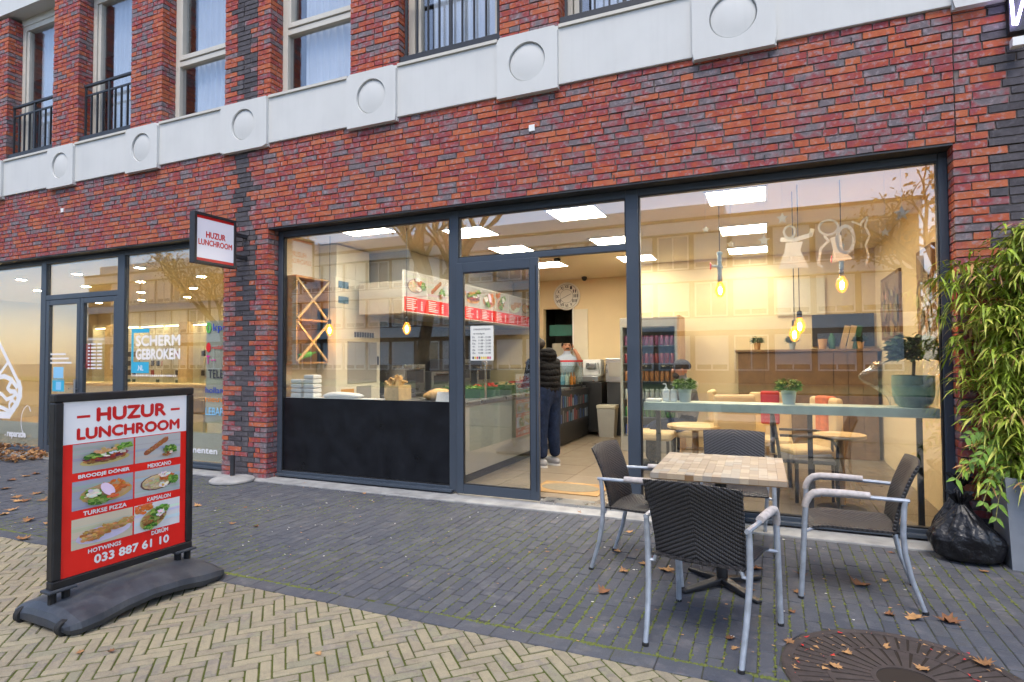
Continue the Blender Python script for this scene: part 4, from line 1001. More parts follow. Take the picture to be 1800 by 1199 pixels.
# ---- moss tufts along the joints of the dark paving
ms = B()
def mossy(x, y): return .5+.32*math.sin(x*1.7+y*2.3+1)+.3*math.sin(y*3.1-x*2.6)+.2*math.sin(x*7+y*5)
for q in range(34000):
    if q % 6 == 0: x = rnd.uniform(-7, 2.5); y = -2.40+rnd.gauss(0, .004)             # along the border course
    else: x = -15+.0735*rnd.randint(int(8/.0735), int(17.5/.0735))+rnd.gauss(0, .0035); y = rnd.uniform(-2.4, -.2)
    if rnd.random() > mossy(x, y)*(.35+.75*min(1, -y/2.)) or in_grate(x, y): continue
    s = rnd.uniform(.004, .0105); a0 = rnd.uniform(0, 6); z = .0012+rnd.uniform(0, .003)
    ms.add([(x+s*.8*math.cos(a0+k*1.26)*rnd.uniform(.6, 1.2), y+s*1.7*math.sin(a0+k*1.26)*rnd.uniform(.6, 1.2), z-.003) for k in range(5)]+[(x, y, z)], [(k, (k+1) % 5, 5) for k in range(5)])
o = ms.build('moss', 'moss', kind='stuff'); o['label'] = 'green moss in the joints of the dark paving'; o['category'] = 'moss'
# ---- neon letter high on the right pier
ne = thing('neon_letter', 'glowing violet neon letter high on the dark wall at far upper right', 'neon sign', (1.6, -.1, 3.7))
bx(-.012, .30, .03, .09, .0, .40).build('back_panel', 'metal_dark', ne)
B().tube([(-.012, 0, .36), (.002, 0, .035), (.018, 0, .03), (.10, 0, .36)], .010, 8).build('tube', 'neon', ne, smooth=True)
bx(-.01, .06, -.01, .05, -.12, -.06).build('bracket', 'white_paint', ne)

# ================================================================== INSIDE THE LUNCHROOM
FL = .03
fl = B(); fl.box(-5.45, 1.35, .30, 5.7, -.02, FL-.006); flo = struct(fl, 'shop_floor', 'grout')
tm = B(); tm.box(.002, .596, .002, .596, -.006, 0); tme = tm.mesh('floor_tile', 'floor_tile')
for i in range(12):
    for j in range(9):
        x, y = -5.75+i*.6, .30+j*.6
        if x < -5.5 or x+.6 > 1.5: continue
        o = bpy.data.objects.new('floor_tile', tme); COL.objects.link(o); o.parent = flo; o.location = (x, y, FL+random.gauss(0, .0004))
w_ = B(); w_.box(-5.62, -5.45, .235, 5.8, -.02, 3.015); struct(w_, 'side_wall', 'wall_cream')
w_ = B(); w_.box(1.35, 1.5, .305, 4.6, -.02, 3.015); struct(w_, 'side_wall', 'wall_yellow')
w_ = B(); w_.box(1.20, 1.35, .235, .30, -.02, 3.015); struct(w_, 'window_return', 'wall_yellow')
w_ = B(); w_.box(-5.45, -4.08, 5.6, 5.75, -.02, 3.015); w_.box(-3.45, -1.95, 5.6, 5.75, -.02, 3.015); w_.box(-4.08, -3.45, 5.6, 5.75, 2.38, 3.015); struct(w_, 'back_wall', 'wall_yellow')
w_ = B(); w_.box(-1.95, 1.35, 4.3, 4.5, -.02, 3.015); struct(w_, 'back_wall', 'wall_yellow')
w_ = B(); w_.box(-1.95, -1.85, 4.5, 5.75, -.02, 3.015); struct(w_, 'side_wall', 'wall_yellow')
w_ = B(); w_.box(-5.45, 1.35, .235, 5.6, 2.93, 3.01); struct(w_, 'ceiling', 'ceiling_white')
w_ = B(); w_.box(-4.4, -3.2, 7.2, 7.3, 0, 3); w_.box(-4.5, -4.4, 5.75, 7.3, 0, 3); w_.box(-3.2, -3.1, 5.75, 7.3, 0, 3); w_.box(-4.5, -3.1, 5.75, 7.3, 2.6, 2.7); struct(w_, 'kitchen_wall', 'tile_dark')
COLN = ['over the window seats', 'in line with the doorway', 'above the serving counter']; ROWN = ['nearest the street', 'in the middle of the room', 'at the back of the room']
for i, x in enumerate((-.275, -1.84, -3.27)):
    for j, y in enumerate((.65, 2.23, 3.68)):
        if i == 2 and j == 0: y = 1.0
        t = thing('ceiling_light', 'square ceiling light panel '+COLN[i]+', '+ROWN[j], 'ceiling light', (x, y, 2.93), 0, 'square ceiling light panels')
        f = B(); f.box(-.27, .27, -.27, -.25, -.012, -.001); f.box(-.27, .27, .25, .27, -.012, -.001); f.box(-.27, -.25, -.25, .25, -.012, -.001); f.box(.25, .27, -.25, .25, -.012, -.001)
        f.build('frame', 'white_paint', t); bx(-.25, .25, -.25, .25, -.01, -.004).build('diffuser', 'light_panel', t)
t = thing('ceiling_light', 'added narrow ceiling light brightening the corner by the tall cream cabinet', 'ceiling light', (-4.35, .43, 2.93))  # invented extra fitting, added only to brighten the dim left window corner
f = B(); f.box(-.32, .32, -.17, -.15, -.012, -.001); f.box(-.32, .32, .15, .17, -.012, -.001); f.box(-.32, -.30, -.15, .15, -.012, -.001); f.box(.30, .32, -.15, .15, -.012, -.001)
f.build('frame', 'white_paint', t); bx(-.30, .30, -.15, .15, -.01, -.004).build('diffuser', 'light_panel', t)
# smoke detector and camera dome on the ceiling
o = B().lathe([(.03, 0), (.055, -.01), (.055, -.035), (.04, -.045), (.001, -.046)], 16, (-2.95, 3.2, 2.93)).build('smoke_detector', 'black_plastic', smooth=True); tag(o, 'small dark smoke detector on the ceiling behind the doorway', 'smoke detector')
o = B().lathe([(.03, 0), (.05, -.01), (.05, -.04), (.03, -.075), (.001, -.085)], 16, (-3.15, 5.3, 2.93)).build('camera_dome', 'black_plastic', smooth=True); tag(o, 'small dark camera dome on the ceiling above the clock', 'camera')
# wall clock
ck = thing('wall_clock', 'big round pale clock with dark numerals on the back wall', 'clock', (-3.59, 5.595, 2.61))
B().lathe([(.262, 0), (.27, .012), (.262, .03), (.24, .032), (.238, .02), (.001, .02)], 40, (0, 0, 0), 'y').build('face', 'paper', ck, smooth=True)
nm = B()
for k in range(12):
    a = R(90-30*(k+1)); s_ = ('I', 'II', 'III', 'IIII', 'V', 'VI', 'VII', 'VIII', 'IX', 'X', 'XI', 'XII')[k]; cx, cz = .185*math.cos(a), .185*math.sin(a); hw = .012+.009*len(s_)
    letters(nm, s_, cx-hw, cx+hw, cz-.03, cz+.03, -.0215, 'f', .05)
nm.build('numerals', 'ink', ck, kind='stuff')
B().bar((0, -.026, 0), (.10*math.cos(R(25)), -.026, .10*math.sin(R(25))), .014, .004).build('hour_hand', 'ink', ck)
B().bar((.03, -.03, .012), (-.16*math.cos(R(25)), -.03, -.16*math.sin(R(25))), .01, .004).build('minute_hand', 'ink', ck)
rg = B()
for rr_ in (.232, .13):
    rg.tube([(rr_*math.cos(2*PI*k/40), -.022, rr_*math.sin(2*PI*k/40)) for k in range(41)], .0025, 5, cap=False)
rg.build('ring_line', 'ink', ck, kind='stuff')
# kitchen door leaf and what shows through the doorway
kd = thing('kitchen_door', 'cream kitchen door standing in the back wall beside the dark opening', 'door', (-3.31, 5.56, FL))
bx(-.14, .14, 0, .035, 0, 2.32).build('leaf', 'cabinet_white', kd, bevel=.004); bx(-.16, -.14, -.005, .04, 0, 2.34).build('frame', 'white_paint', kd)
B().tube([(.09, -.05, 1.0), (.09, 0, 1.0)], .01, 8).build('handle', 'steel', kd)
lk = thing('locker', 'cream metal locker with slotted vents behind the kitchen opening', 'locker', (-3.75, 6.1, 0))
bx(-.33, .33, 0, .4, 0, 1.72).build('body', 'cabinet_white', lk, bevel=.005)
for q in range(5): bx(-.02, .12, -.004, .002, 1.45+q*.035, 1.46+q*.035).build('vent_slot', 'ink', lk)
o = bx(-4.06, -3.47, 5.9, 6.0, 1.86, 2.08).build('green_shelf', 'shelf_teal', bevel=.004); tag(o, 'green shelf edge above the locker behind the kitchen opening', 'shelf')
# ---- pendants
def pendant(loc, label, pipe):
    t = thing('pendant_lamp', label, 'lamp', loc, 0, 'pendant lamps with amber bulbs')
    top = .145
    B().lathe([(.003, 0), (.014, -.052+.0), (.03, -.035), (.046, .0), (.048, .02), (.040, .05), (.024, .078), (.016, .095)][1:], 18).build('bulb', 'bulb_glass', t, smooth=True)
    B().lathe([(.008, -.025), (.016, -.01), (.017, .03), (.008, .045)], 10).build('filament', 'filament', t, smooth=True)
    B().lathe([(.018, .088), (.021, .10), (.021, .14), (.010, .15)], 14).build('socket', 'metal_dark' if not pipe else 'steel', t, smooth=True)
    if pipe:
        p = B(); p.lathe([(.019, .15), (.019, .21), (.026, .212), (.026, .235), (.019, .237), (.019, .34), (.026, .342), (.026, .365), (.012, .37)], 12); p.build('pipe', 'pot_tin', t, smooth=True)
        B().tube([(-.02, -.02, .235), (-.07, -.04, .235)], .012, 8).build('pipe_branch', 'pot_tin', t, smooth=True)
        B().lathe([(.032, -.004), (.034, 0), (.032, .004)], 12, (-.078, -.043, .235), 'x').build('valve_wheel', 'print_red', t)
        top = .37
    B().tube([(0, 0, top), (0, 0, 2.93-loc[2])], .004, 6).build('cord', 'black_plastic', t)
pendant((-4.97, .5, 1.755), 'amber bulb pendant nearest the wooden bottle rack', False)
pendant((-3.846, .5, 1.745), 'amber bulb pendant hanging in front of the menu board', False)
pendant((-.42, .5, 2.015), 'amber bulb pendant with grey pipe fitting, left one by big window', True)
pendant((.567, .5, 2.01), 'amber bulb pendant with grey pipe fitting, right one by big window', True)
pendant((.235, .5, 1.665), 'lower amber bulb pendant in front of the bar', False)
pendant((.20, .72, 1.60), 'lowest amber bulb pendant, just behind the other low one', False)
# ---- menu board on the extractor hood
hd = thing('extractor_hood', 'long beige extractor hood above the serving counter', 'extractor hood', (0, 0, 0))
bx(-5.0, -4.32, 1.10, 5.5, 2.0, 2.42).build('canopy', 'hood_beige', hd, bevel=.004)
bx(-5.3, -4.6, 1.7, 5.3, 2.425, 2.925).build('duct_box', 'hood_beige', hd)
bx(-4.94, -4.40, 1.16, 5.44, 1.99, 2.0).build('grease_filter', 'vent_grey', hd)
mb_ = thing('menu_board', 'long menu board of food photographs above red price strip', 'menu board', (0, 0, 0))
bo_ = bx(-4.318, -4.292, 1.10, 5.5, 2.02, 2.56).build('board', 'paper', mb_)
NP = 8; pw = (5.5-1.10-.02)/NP; names = ['kapsalon', 'mexicano', 'wings', 'doner', 'pizza', 'durum', 'wings', 'kapsalon']
for q in range(NP):
    a = 1.11+q*pw
    it, bgc = FOOD[names[q]]; pict('food_picture', bo_, 'e', a+.008, a+pw-.008, 2.225, 2.545, -4.2915, it, [(.50, .48, .44)])
    s_ = B(); sheet(s_, a, a+pw-.004, 2.03, 2.22, -4.2915, 'e'); so = s_.build('price_strip', 'poster_red', bo_)
    l_ = B()
    for r_ in range(6): sheet(l_, a+.04, a+.04+pw*random.uniform(.28, .5), 2.19-.026*r_, 2.201-.026*r_, -4.291, 'e')
    for r_ in range(5): sheet(l_, a+pw*.72, a+pw*.72+.05, 2.165-.026*r_, 2.18-.026*r_, -4.291, 'e')
    l_.build('price_lines', 'white_print', so, kind='stuff')
# ---- wooden bottle rack on the left wall
wr = thing('bottle_rack', 'tall wooden bottle rack with crossed slats on the left wall', 'rack', (-5.445, .53, 1.36))
f = B(); f.box(0, .19, -.29, -.27, 0, 1.08); f.box(0, .19, .27, .29, 0, 1.08); f.box(0, .19, -.27, .27, 0, .022); f.box(0, .19, -.27, .27, 1.058, 1.08); f.box(0, .19, -.27, .27, .53, .552); f.build('frame', 'wood_oak', wr)
bx(0, .010, -.27, .27, .022, 1.058).build('back_board', 'wood_brown', wr)
for z in (.022, .552):
    B().bar((.202, -.28, z+.0), (.202, .28, z+.508), .026, .022, (1, 0, 0)).build('slat', 'wood_pale', wr); B().bar((.178, -.265, z+.494), (.178, .265, z+.012), .026, .02, (1, 0, 0)).build('slat', 'wood_pale', wr)
o = B().lathe([(.036, 0), (.037, .19), (.014, .25), (.014, .30)], 12).build('bottle', 'green_print', smooth=True); o.location = (-5.33, .36, 1.44); o.rotation_euler = (R(-78), 0, 0); tag(o, 'bottle lying in the lower part of the wooden rack', 'bottle')
# ---- cream tall appliance and boxes above it
ap = thing('tall_cabinet', 'tall cream steel cabinet with grey doors behind the left window', 'cabinet', (-5.44, 1.26, FL))
bx(0, .32, -.46, .47, 0, 2.05).build('body', 'appliance_cream', ap, bevel=.006)
bx(.32, .332, -.24, .38, 1.06, 1.62).build('upper_door', 'vent_grey', ap, bevel=.004); bx(.32, .330, -.05, .26, .45, 1.02).build('lower_door', 'vent_grey', ap, bevel=.004)
for q in range(8): bx(.32, .326, -.10+q*.055, -.065+q*.055, 1.68, 1.75).build('vent_slot', 'ink', ap)
pp = bx(.32, .324, -.36, -.12, .60, .98).build('notice', 'paper', ap)
bx(.324, .326, -.37, -.11, .93, .99).build('tape', 'tape_orange', pp); bx(.324, .326, -.37, -.11, .58, .64).build('tape', 'tape_orange', pp)
B().tube([(.34, .40, 1.3), (.34, .40, 1.42)], .012, 8).build('handle', 'black_plastic', ap)
sb = thing('switch_box', 'cream box with four blue windows above the tall cabinet', 'box', (-5.44, 1.19, 2.085))
bx(0, .30, -.38, .36, 0, .40).build('body', 'appliance_cream', sb, bevel=.005)
for y in (-.33, .10):
    for z in (.06, .26): bx(.30, .306, y, y+.2, z, z+.09).build('blue_window', 'vent_blue', sb)
o = bx(-5.44, -5.15, .84, 1.52, 2.487, 2.91).build('ceiling_box', 'appliance_cream', bevel=.006); tag(o, 'plain cream box under the ceiling above the blue windowed box', 'box')
# dark tiled splash-back behind the counter, steel back bench
o = bx(-5.44, -5.41, 1.76, 5.55, .9, 1.98).build('splash_back', 'tile_dark'); tag(o, 'dark tiled splash-back under the extractor hood', 'tiles')
bb = thing('back_bench', 'steel kitchen bench along the wall under the extractor hood', 'bench', (-5.05, 3.6, FL))
bx(-.35, .3, -1.83, 1.9, .84, .88).build('worktop', 'steel', bb, bevel=.004); bx(-.33, .28, -1.81, 1.88, .1, .84).build('body', 'vent_grey', bb)
for q, (y, h, lb) in enumerate(((2.2, .42, 'left steel fryer on the bench under the hood'), (2.95, .30, 'low steel grill on the bench under the hood'), (3.7, .5, 'tall steel oven on the bench under the hood'), (4.5, .36, 'rear steel warmer on the bench under the hood'))):
    t = thing('kitchen_appliance', lb, 'appliance', (-5.08, y, FL+.88))
    bx(-.25, .25, -.28, .28, 0, h).build('body', 'steel', t, bevel=.01); bx(.25, .256, -.22, .22, h*.35, h*.8).build('door', 'ink', t); B().tube([(.275, -.2, h*.85), (.275, .2, h*.85)], .01, 8).build('handle', 'chrome', t)
# ---- serving counter
sc_ = thing('serving_counter', 'steel and glass serving counter running back from the window', 'counter', (0, 0, FL))
bx(-3.88, -3.09, .42, 5.05, .10, .86).build('body', 'vent_grey', sc_, bevel=.006); bx(-3.84, -3.13, .46, 5.0, 0, .10).build('plinth', 'black_plastic', sc_)
bx(-3.90, -3.07, .40, 5.07, .86, .90).build('worktop', 'steel', sc_, bevel=.004)
bx(-3.085, -3.08, .6, 3.2, .35, .84).build('front_glass', 'case_glass', sc_)
bx(-3.12, -3.112, 1.1, 5.0, .90, 1.24).build('sneeze_guard', 'case_glass', sc_); bx(-3.60, -3.10, 1.1, 5.0, 1.242, 1.25).build('glass_shelf', 'case_glass', sc_)
for y in (1.1, 2.4, 3.7, 5.0): B().lathe([(.013, .90), (.013, 1.30), (.024, 1.31), (.024, 1.34), (.012, 1.35)], 12, (-3.13, y, 0)).build('guard_post', 'chrome', sc_, smooth=True)
def pile(t, mat, rx, ry, h, n, s, seed):
    rnd = random.Random(seed); b = B()
    for _ in range(n):
        x, y = rnd.uniform(-rx, rx), rnd.uniform(-ry, ry); z = h*max(.1, 1-(x/rx)**2*.6-(y/ry)**2*.6)*rnd.random(); T = Matrix.Translation((x, y, z+.012)) @ Euler((rnd.uniform(0, 3), rnd.uniform(0, 3), rnd.uniform(0, 3))).to_matrix().to_4x4()
        b.box(-s, s, -s*.6, s*.6, -s*.25, s*.25, T=T)
    return b.build('food', mat, t, kind='stuff')
for q, (y, m, lb) in enumerate(((1.35, 'leaf_bright', 'green tray of chopped lettuce on the counter nearest the window'), (1.9, 'print_red', 'green tray of sliced tomato on the counter'), (2.45, 'wood_pale', 'green tray of pale shredded cabbage on the counter'), (3.0, 'fabric_red', 'green tray of red cabbage on the counter'), (3.55, 'bread', 'green tray of fried snacks at the far end of the counter'))):
    t = thing('food_tray', lb, 'tray', (-3.5, y, FL+.90), 0, 'food trays on the serving counter')
    f = B(); f.box(-.28, .28, -.22, .22, 0, .01); f.box(-.28, -.265, -.22, .22, .01, .12); f.box(.265, .28, -.22, .22, .01, .12); f.box(-.265, .265, -.22, -.205, .01, .12); f.box(-.265, .265, .205, .22, .01, .12); f.build('tray', 'green_tray', t)
    pile(t, m, .23, .18, .13, 90, .035, q)
o = blob((-3.55, .72, FL+.90+.055), (.19, .15, .075), 20, 12, .09, 21, FL+.901).build('bread_loaf', 'bread', smooth='full'); tag(o, 'large flat bread lying on the counter by the window', 'bread')
t = thing('bread_crate', 'small crate of flat breads on the counter beside the cream cabinet', 'crate', (-4.05, .62, FL+.93))
bx(-.10, .10, -.13, .13, -.03, .14).build('box', 'wood_pale', t); pile(t, 'bread', .09, .1, .08, 26, .04, 33).location = (0, 0, .14)
t = thing('price_card', 'white price card standing on the counter by the bread', 'card', (-3.35, .48, FL+.90)); B().add([(-.1, 0, 0), (.1, 0, 0), (.1, .05, .11), (-.1, .05, .11), (-.1, .09, 0), (.1, .09, 0)], [(0, 1, 2, 3), (4, 5, 2, 3), (0, 4, 3), (1, 5, 2)]); 
b = B(); b.add([(-.1, 0, 0), (.1, 0, 0), (.1, .04, .11), (-.1, .04, .11), (-.1, .08, 0), (.1, .08, 0)], [(0, 1, 2, 3), (5, 4, 3, 2), (0, 3, 4), (1, 5, 2)]); b.build('card', 'plastic_white', t)
# ledge behind the black panel with foam boxes
lg_ = thing('window_shelf', 'narrow shelf behind the black panel of the left window', 'shelf', (0, 0, 0)); bx(-5.44, -4.1, .24, .44, .93, .955).build('board', 'plastic_white', lg_); bx(-5.44, -4.1, .40, .43, FL, .93).build('upright', 'plastic_white', lg_)
for q, (x, s, n, lb) in enumerate(((-5.28, .13, 4, 'tallest stack of white foam boxes at the left end of the shelf'), (-5.08, .12, 5, 'second stack of white foam boxes beside the left end'))):
    t = thing('foam_box_stack', lb, 'boxes', (x, .34, .956), 0, 'foam boxes on the window shelf')
    for k in range(n): bx(-s/2-.02, s/2+.01, -.075, .075, k*.055+.001, k*.055+.05).build('foam_box', 'plastic_white', t, bevel=.012)
o = blob((-4.62, .34, .985), (.30, .08, .04), 24, 10, .1, 17, .956).build('plastic_bags', 'plastic_white', smooth='full'); tag(o, 'crumpled white plastic bags on the shelf above black panel', 'bags')
# red ornament and palm leaf beside the door mullion
t = thing('potted_palm', 'small palm with red ornament standing behind the left window by the door', 'plant', (-3.25, .55, FL+.90))
B().lathe([(.05, 0), (.065, .12), (.06, .12), (.055, .10), (.001, .10)], 16).build('pot', 'wood_oak', t, smooth=True)
b = B(); rnd = random.Random(5)
for q in range(30): a = rnd.uniform(0, 6.28); leafquads(b, Vector((0, 0, .11)), Vector((math.cos(a), math.sin(a), rnd.uniform(.5, 2))), rnd.uniform(.2, .32), .02, .5, Vector((0, 0, 1)))
b.build('fronds', 'leaf_bright', t, kind='stuff')
B().tube([(0, 0, .1), (.0, -.02, .62)], .004, 6).build('stick', 'stalk', t)
for z in (.42, .52, .60): blob((0, -.02, z), (.032, .032, .045), 12, 8, .03, 2).build('ornament', 'print_red', t, smooth='full')
# ---- back of the shop: bottle case, espresso cabinet, bin, fridge
bc = thing('bottle_case', 'small glass case of bottles at the end of the counter', 'display case', (-3.25, 4.55, FL+.90))
bx(-.2, .2, -.28, .28, 0, .03).build('base', 'black_plastic', bc); bx(-.2, .2, -.28, .28, .42, .45).build('lid', 'fabric_red', bc)
for x0, x1, y0, y1 in ((-.2, .2, -.28, -.274), (.194, .2, -.27, .28), (-.2, -.194, -.27, .28)): bx(x0, x1, y0, y1, .03, .42).build('pane', 'case_glass', bc)
bt = B().lathe([(.028, 0), (.03, .12), (.012, .17), (.012, .21)], 10)
for q in range(8):
    o = B().lathe([(.028, 0), (.03, .12), (.012, .17), (.012, .21)], 10).build('bottle', ('case_glass', 'lightblue_print', 'plastic_white', 'orange_print')[q % 4], smooth=True); o.location = (-3.37+.08*(q % 4), 4.40+.16*(q//4), FL+.932); tag(o, ('clear', 'blue', 'white', 'orange')[q % 4]+' bottle in the '+('front' if q < 4 else 'rear')+' row of the counter glass case', 'bottle', 'bottles in the glass case')
lb = thing('bottle_fridge', 'low dark counter fridge with lit bottles at the counter end', 'fridge', (-3.05, 4.22, FL))
bx(-.02, .02, -.84, .84, .02, .30).build('grille', 'black_plastic', lb); bx(.0, .03, -.84, .84, .30, .86).build('door_frame', 'metal_dark', lb)
b = B()
for q in range(16):
    for z0 in (.36, .60):
        b.cur = random.choice([(.16, .2, .26), (.03, .07, .2), (.12, .12, .13), (.05, .06, .07), (.2, .05, .05), (.04, .12, .2)]); hh = random.uniform(.13, .2); b.box(.03, .034, -.80+q*.1, -.80+q*.1+random.uniform(.045, .075), z0, z0+hh)
b.build('bottle_row', 'print_colour', lb, kind='stuff')
es = thing('coffee_station', 'black wheeled cabinet carrying a steel and white coffee machine', 'coffee machine', (-2.98, 5.3, FL))
bx(-.22, .2, -.22, .24, .06, .95).build('cabinet', 'black_plastic', es, bevel=.006)
for x in (-.17, .15): B().lathe([(.03, -.012), (.035, 0), (.03, .012)], 12, (x, -.19, .035), 'x').build('caster', 'print_red' if x > 0 else 'rubber', es)
bx(-.18, .12, -.16, .2, .955, 1.06).build('machine_base', 'steel', es, bevel=.008); bx(-.2, .14, -.05, .2, 1.06, 1.36).build('machine_body', 'plastic_white', es, bevel=.02)
B().tube([(.10, -.1, 1.30), (.13, -.12, 1.1)], .012, 8).build('steam_pipe', 'chrome', es, smooth=True); bx(-.12, .06, -.12, -.05, 1.2, 1.30).build('brew_head', 'steel', es, bevel=.006)
sb2 = thing('steel_warmer', 'brushed steel warmer cabinet right of the coffee machine', 'appliance', (-2.56, 5.38, FL)); bx(-.16, .18, -.16, .2, .0, .95).build('stand', 'metal_dark', sb2); bx(-.18, .2, -.18, .2, .95, 1.38).build('body', 'steel', sb2, bevel=.01); bx(-.12, .14, -.185, -.178, 1.05, 1.3).build('door', 'vent_grey', sb2)
bn = thing('waste_bin', 'grey plastic waste bin on the floor beside the black cabinet', 'bin', (-2.66, 5.02, FL))
b = B(); b.add([(-.13, -.1, 0), (.13, -.1, 0), (.13, .1, 0), (-.13, .1, 0), (-.16, -.13, .5), (.16, -.13, .5), (.16, .13, .5), (-.16, .13, .5)], B.BOXF); b.build('body', 'vent_grey', bn); bx(-.17, .17, -.14, .14, .5, .56).build('lid', 'hood_beige', bn, bevel=.01)
fr_ = thing('drinks_fridge', 'tall glass-fronted drinks fridge against the back wall', 'fridge', (-1.66, 3.55, FL))
b = B(); b.box(-.42, -.38, 0, .6, 0, 1.98); b.box(.38, .42, 0, .6, 0, 1.98); b.box(-.38, .38, .56, .6, 0, 1.98); b.box(-.38, .38, 0, .56, 1.84, 1.98); b.box(-.38, .38, 0, .56, 0, .22); b.build('cabinet', 'vent_grey', fr_, bevel=.004)
bx(-.40, .40, -.03, -.02, .24, 1.84).build('door_glass', 'case_glass', fr_); bx(.42, .45, -.01, .6, 0, 2.0).build('side_panel', 'wood_oak', fr_)
bx(-.3, .3, .04, .06, 1.825, 1.838).build('light_strip', 'white_paint', fr_)
CANC = [('blue', 'can_blue'), ('green', 'can_green'), ('white', 'can_white'), ('orange', 'can_orange'), ('red', 'can_red'), ('magenta', 'can_magenta')]
for s_ in range(6):
    z = .24+s_*.265
    bx(-.378, .378, .02, .55, z-.012, z).build('shelf', 'steel', fr_)
    cn = B().lathe([(.027, 0), (.033, .006), (.033, .135), (.027, .148), (.001, .148)], 12).mesh('drink_can', CANC[s_][1], True)
    for q in range(10):
        o = bpy.data.objects.new('drink_can', cn); COL.objects.link(o); o.location = (-1.66-.335+.0745*q, 3.62, FL+z+.001)
        tag(o, CANC[s_][0]+' drink can in the row on the '+('lowest', 'second lowest', 'third', 'fourth', 'fifth', 'top')[s_]+' shelf of the drinks fridge', 'can', CANC[s_][0]+' cans in the drinks fridge')
# ---- floor mat
mt = thing('door_mat', 'ochre door mat with worn grey middle inside the doorway', 'mat', (-1.97, .76, FL+.002)); bx(-.36, .37, -.27, .26, 0, .008).build('border', 'mat_rust', mt); 
B().lathe([(.25, .009), (.25, .0105), (.001, .0105)], 32, (0, 0, 0), sx=1.25, sy=.75).build('worn_patch', 'mat_grey', mt)
# ---- window ledge with its pots
le = thing('window_ledge', 'pale green wooden ledge across the inside of the big window', 'ledge', (0, 0, 0)); bx(-1.09, 1.19, .26, .56, .925, 1.0).build('board', 'ledge_green', le, bevel=.004)
for x in (-1.0, .3, 1.1): bx(x-.02, x+.02, .50, .54, FL, .925).build('leg', 'metal_dark', le)
def tuft(parent, mat, n, r, h, L, wd, seed, z0, spread=1.):
    rnd = random.Random(seed); b = B()
    for _ in range(n):
        a = rnd.uniform(0, 6.28); k = math.sqrt(rnd.random()); p = Vector((r*k*math.cos(a), r*k*math.sin(a), z0+h*rnd.random()*(1-.4*k)))
        leafquads(b, p, Vector((math.cos(a)*spread, math.sin(a)*spread, rnd.uniform(-.2, 1))), L*rnd.uniform(.6, 1.2), wd, .3, Vector((rnd.uniform(-1, 1), rnd.uniform(-1, 1), 1)))
    return b.build('foliage', mat, parent, kind='stuff')
for x, lb_ in ((-.735, 'green herb in tin pot on the ledge beside the dispenser bottles'), (.135, 'green herb in tin pot at the middle of the ledge')):
    t = thing('potted_herb', lb_, 'plant', (x, .40, 1.0)); B().lathe([(.048, 0), (.062, .115), (.066, .12), (.060, .12), (.055, .105), (.001, .105)], 20).build('pot', 'pot_tin', t, smooth=True); tuft(t, 'leaf_bright', 420, .09, .11, .035, .018, int(x*100)+7, .12)
for x, lb_ in ((-.905, 'left of two clear dispenser bottles on the ledge'), (-.835, 'right of two clear dispenser bottles on the ledge')):
    t = thing('dispenser_bottle', lb_, 'bottle', (x, .40, 1.0)); bx(-.03, .03, -.022, .022, 0, .115).build('body', 'plastic_white', t, bevel=.01); B().lathe([(.014, .11), (.014, .13), (.005, .132), (.005, .16)], 10).build('pump', 'plastic_white', t, smooth=True); B().bar((0, 0, .163), (-.03, -.01, .16), .01, .008).build('spout', 'plastic_white', t); bx(-.022, .022, -.0235, -.0222, .03, .08).build('label_print', 'paper', t)
o = bx(-1.08, -.95, .30, .45, 1.001, 1.025).build('napkin_pile', 'paper', bevel=.004); tag(o, 'low pile of napkins at the left end of the ledge', 'napkins')
bp = thing('wrapped_plant', 'large teal pot plant wrapped in clear film at the right end of ledge', 'plant', (1.045, .41, 1.0))
B().lathe([(.095, 0), (.125, .03), (.145, .10), (.148, .20), (.146, .255), (.136, .255), (.134, .22), (.001, .22)], 28).build('pot', 'pot_teal', bp, smooth=True)
B().tube([(0, 0, .2), (.01, 0, .36), (-.03, .01, .5)], .012, 8).build('stem', 'bark', bp, smooth=True)
tuft(bp, 'leaf_dark', 700, .15, .22, .075, .036, 61, .38).location = (0, 0, 0)
b = B(); rnd = random.Random(12); ph = [rnd.uniform(0, 6) for _ in range(6)]
def film(u, v):
    a = 2*PI*u; r = .152+.012*abs(math.sin(9*a+5*v+ph[0]))+.018*abs(math.sin(5*a-9*v+ph[1]))*v+.05*v*v; z = .01+.36*v
    tail = max(0, math.cos(a-PI*1.02))**8*.20*math.exp(-((v-.62)/.3)**2)
    return ((r+tail)*math.cos(a), (r*.92)*math.sin(a), z)
b.grid(film, 90, 18); b.build('wrapping_film', 'film_clear', bp, smooth=True)
# ---- bar of upright planks with plants and boards on top
ba = thing('plank_bar', 'brown plank-fronted bar along the back wall of the seating', 'bar', (0, 0, FL))
nP_ = 10; pwid = 1.74/nP_
for q in range(nP_): bx(-.44+q*pwid+.003, -.44+(q+1)*pwid-.003, 3.90, 3.92, 0, 1.45, j=.0015).build('plank', 'wood_brown', ba)
bx(-.42, 1.29, 3.93, 4.28, 0, 1.45).build('carcass', 'wood_brown', ba); bx(-.48, 1.33, 3.86, 4.29, 1.455, 1.49).build('top_board', 'wood_brown', ba, bevel=.004)
for x, m, r_, lb_ in ((-.18, 'terracotta', .05, 'small plant in ochre pot at the left end of the bar'), (.28, 'pot_tin', .045, 'small plant in grey pot in the middle of the bar'), (1.12, 'terracotta', .045, 'small plant right of the wooden boards on the bar')):
    t = thing('bar_plant', lb_, 'plant', (x, 4.02, FL+1.49)); B().lathe([(r_*.7, 0), (r_, .1), (r_*.9, .1), (.001, .09)], 16).build('pot', m, t, smooth=True); tuft(t, 'leaf_dark', 160, .06, .09, .06, .02, int(x*50)+40, .1)
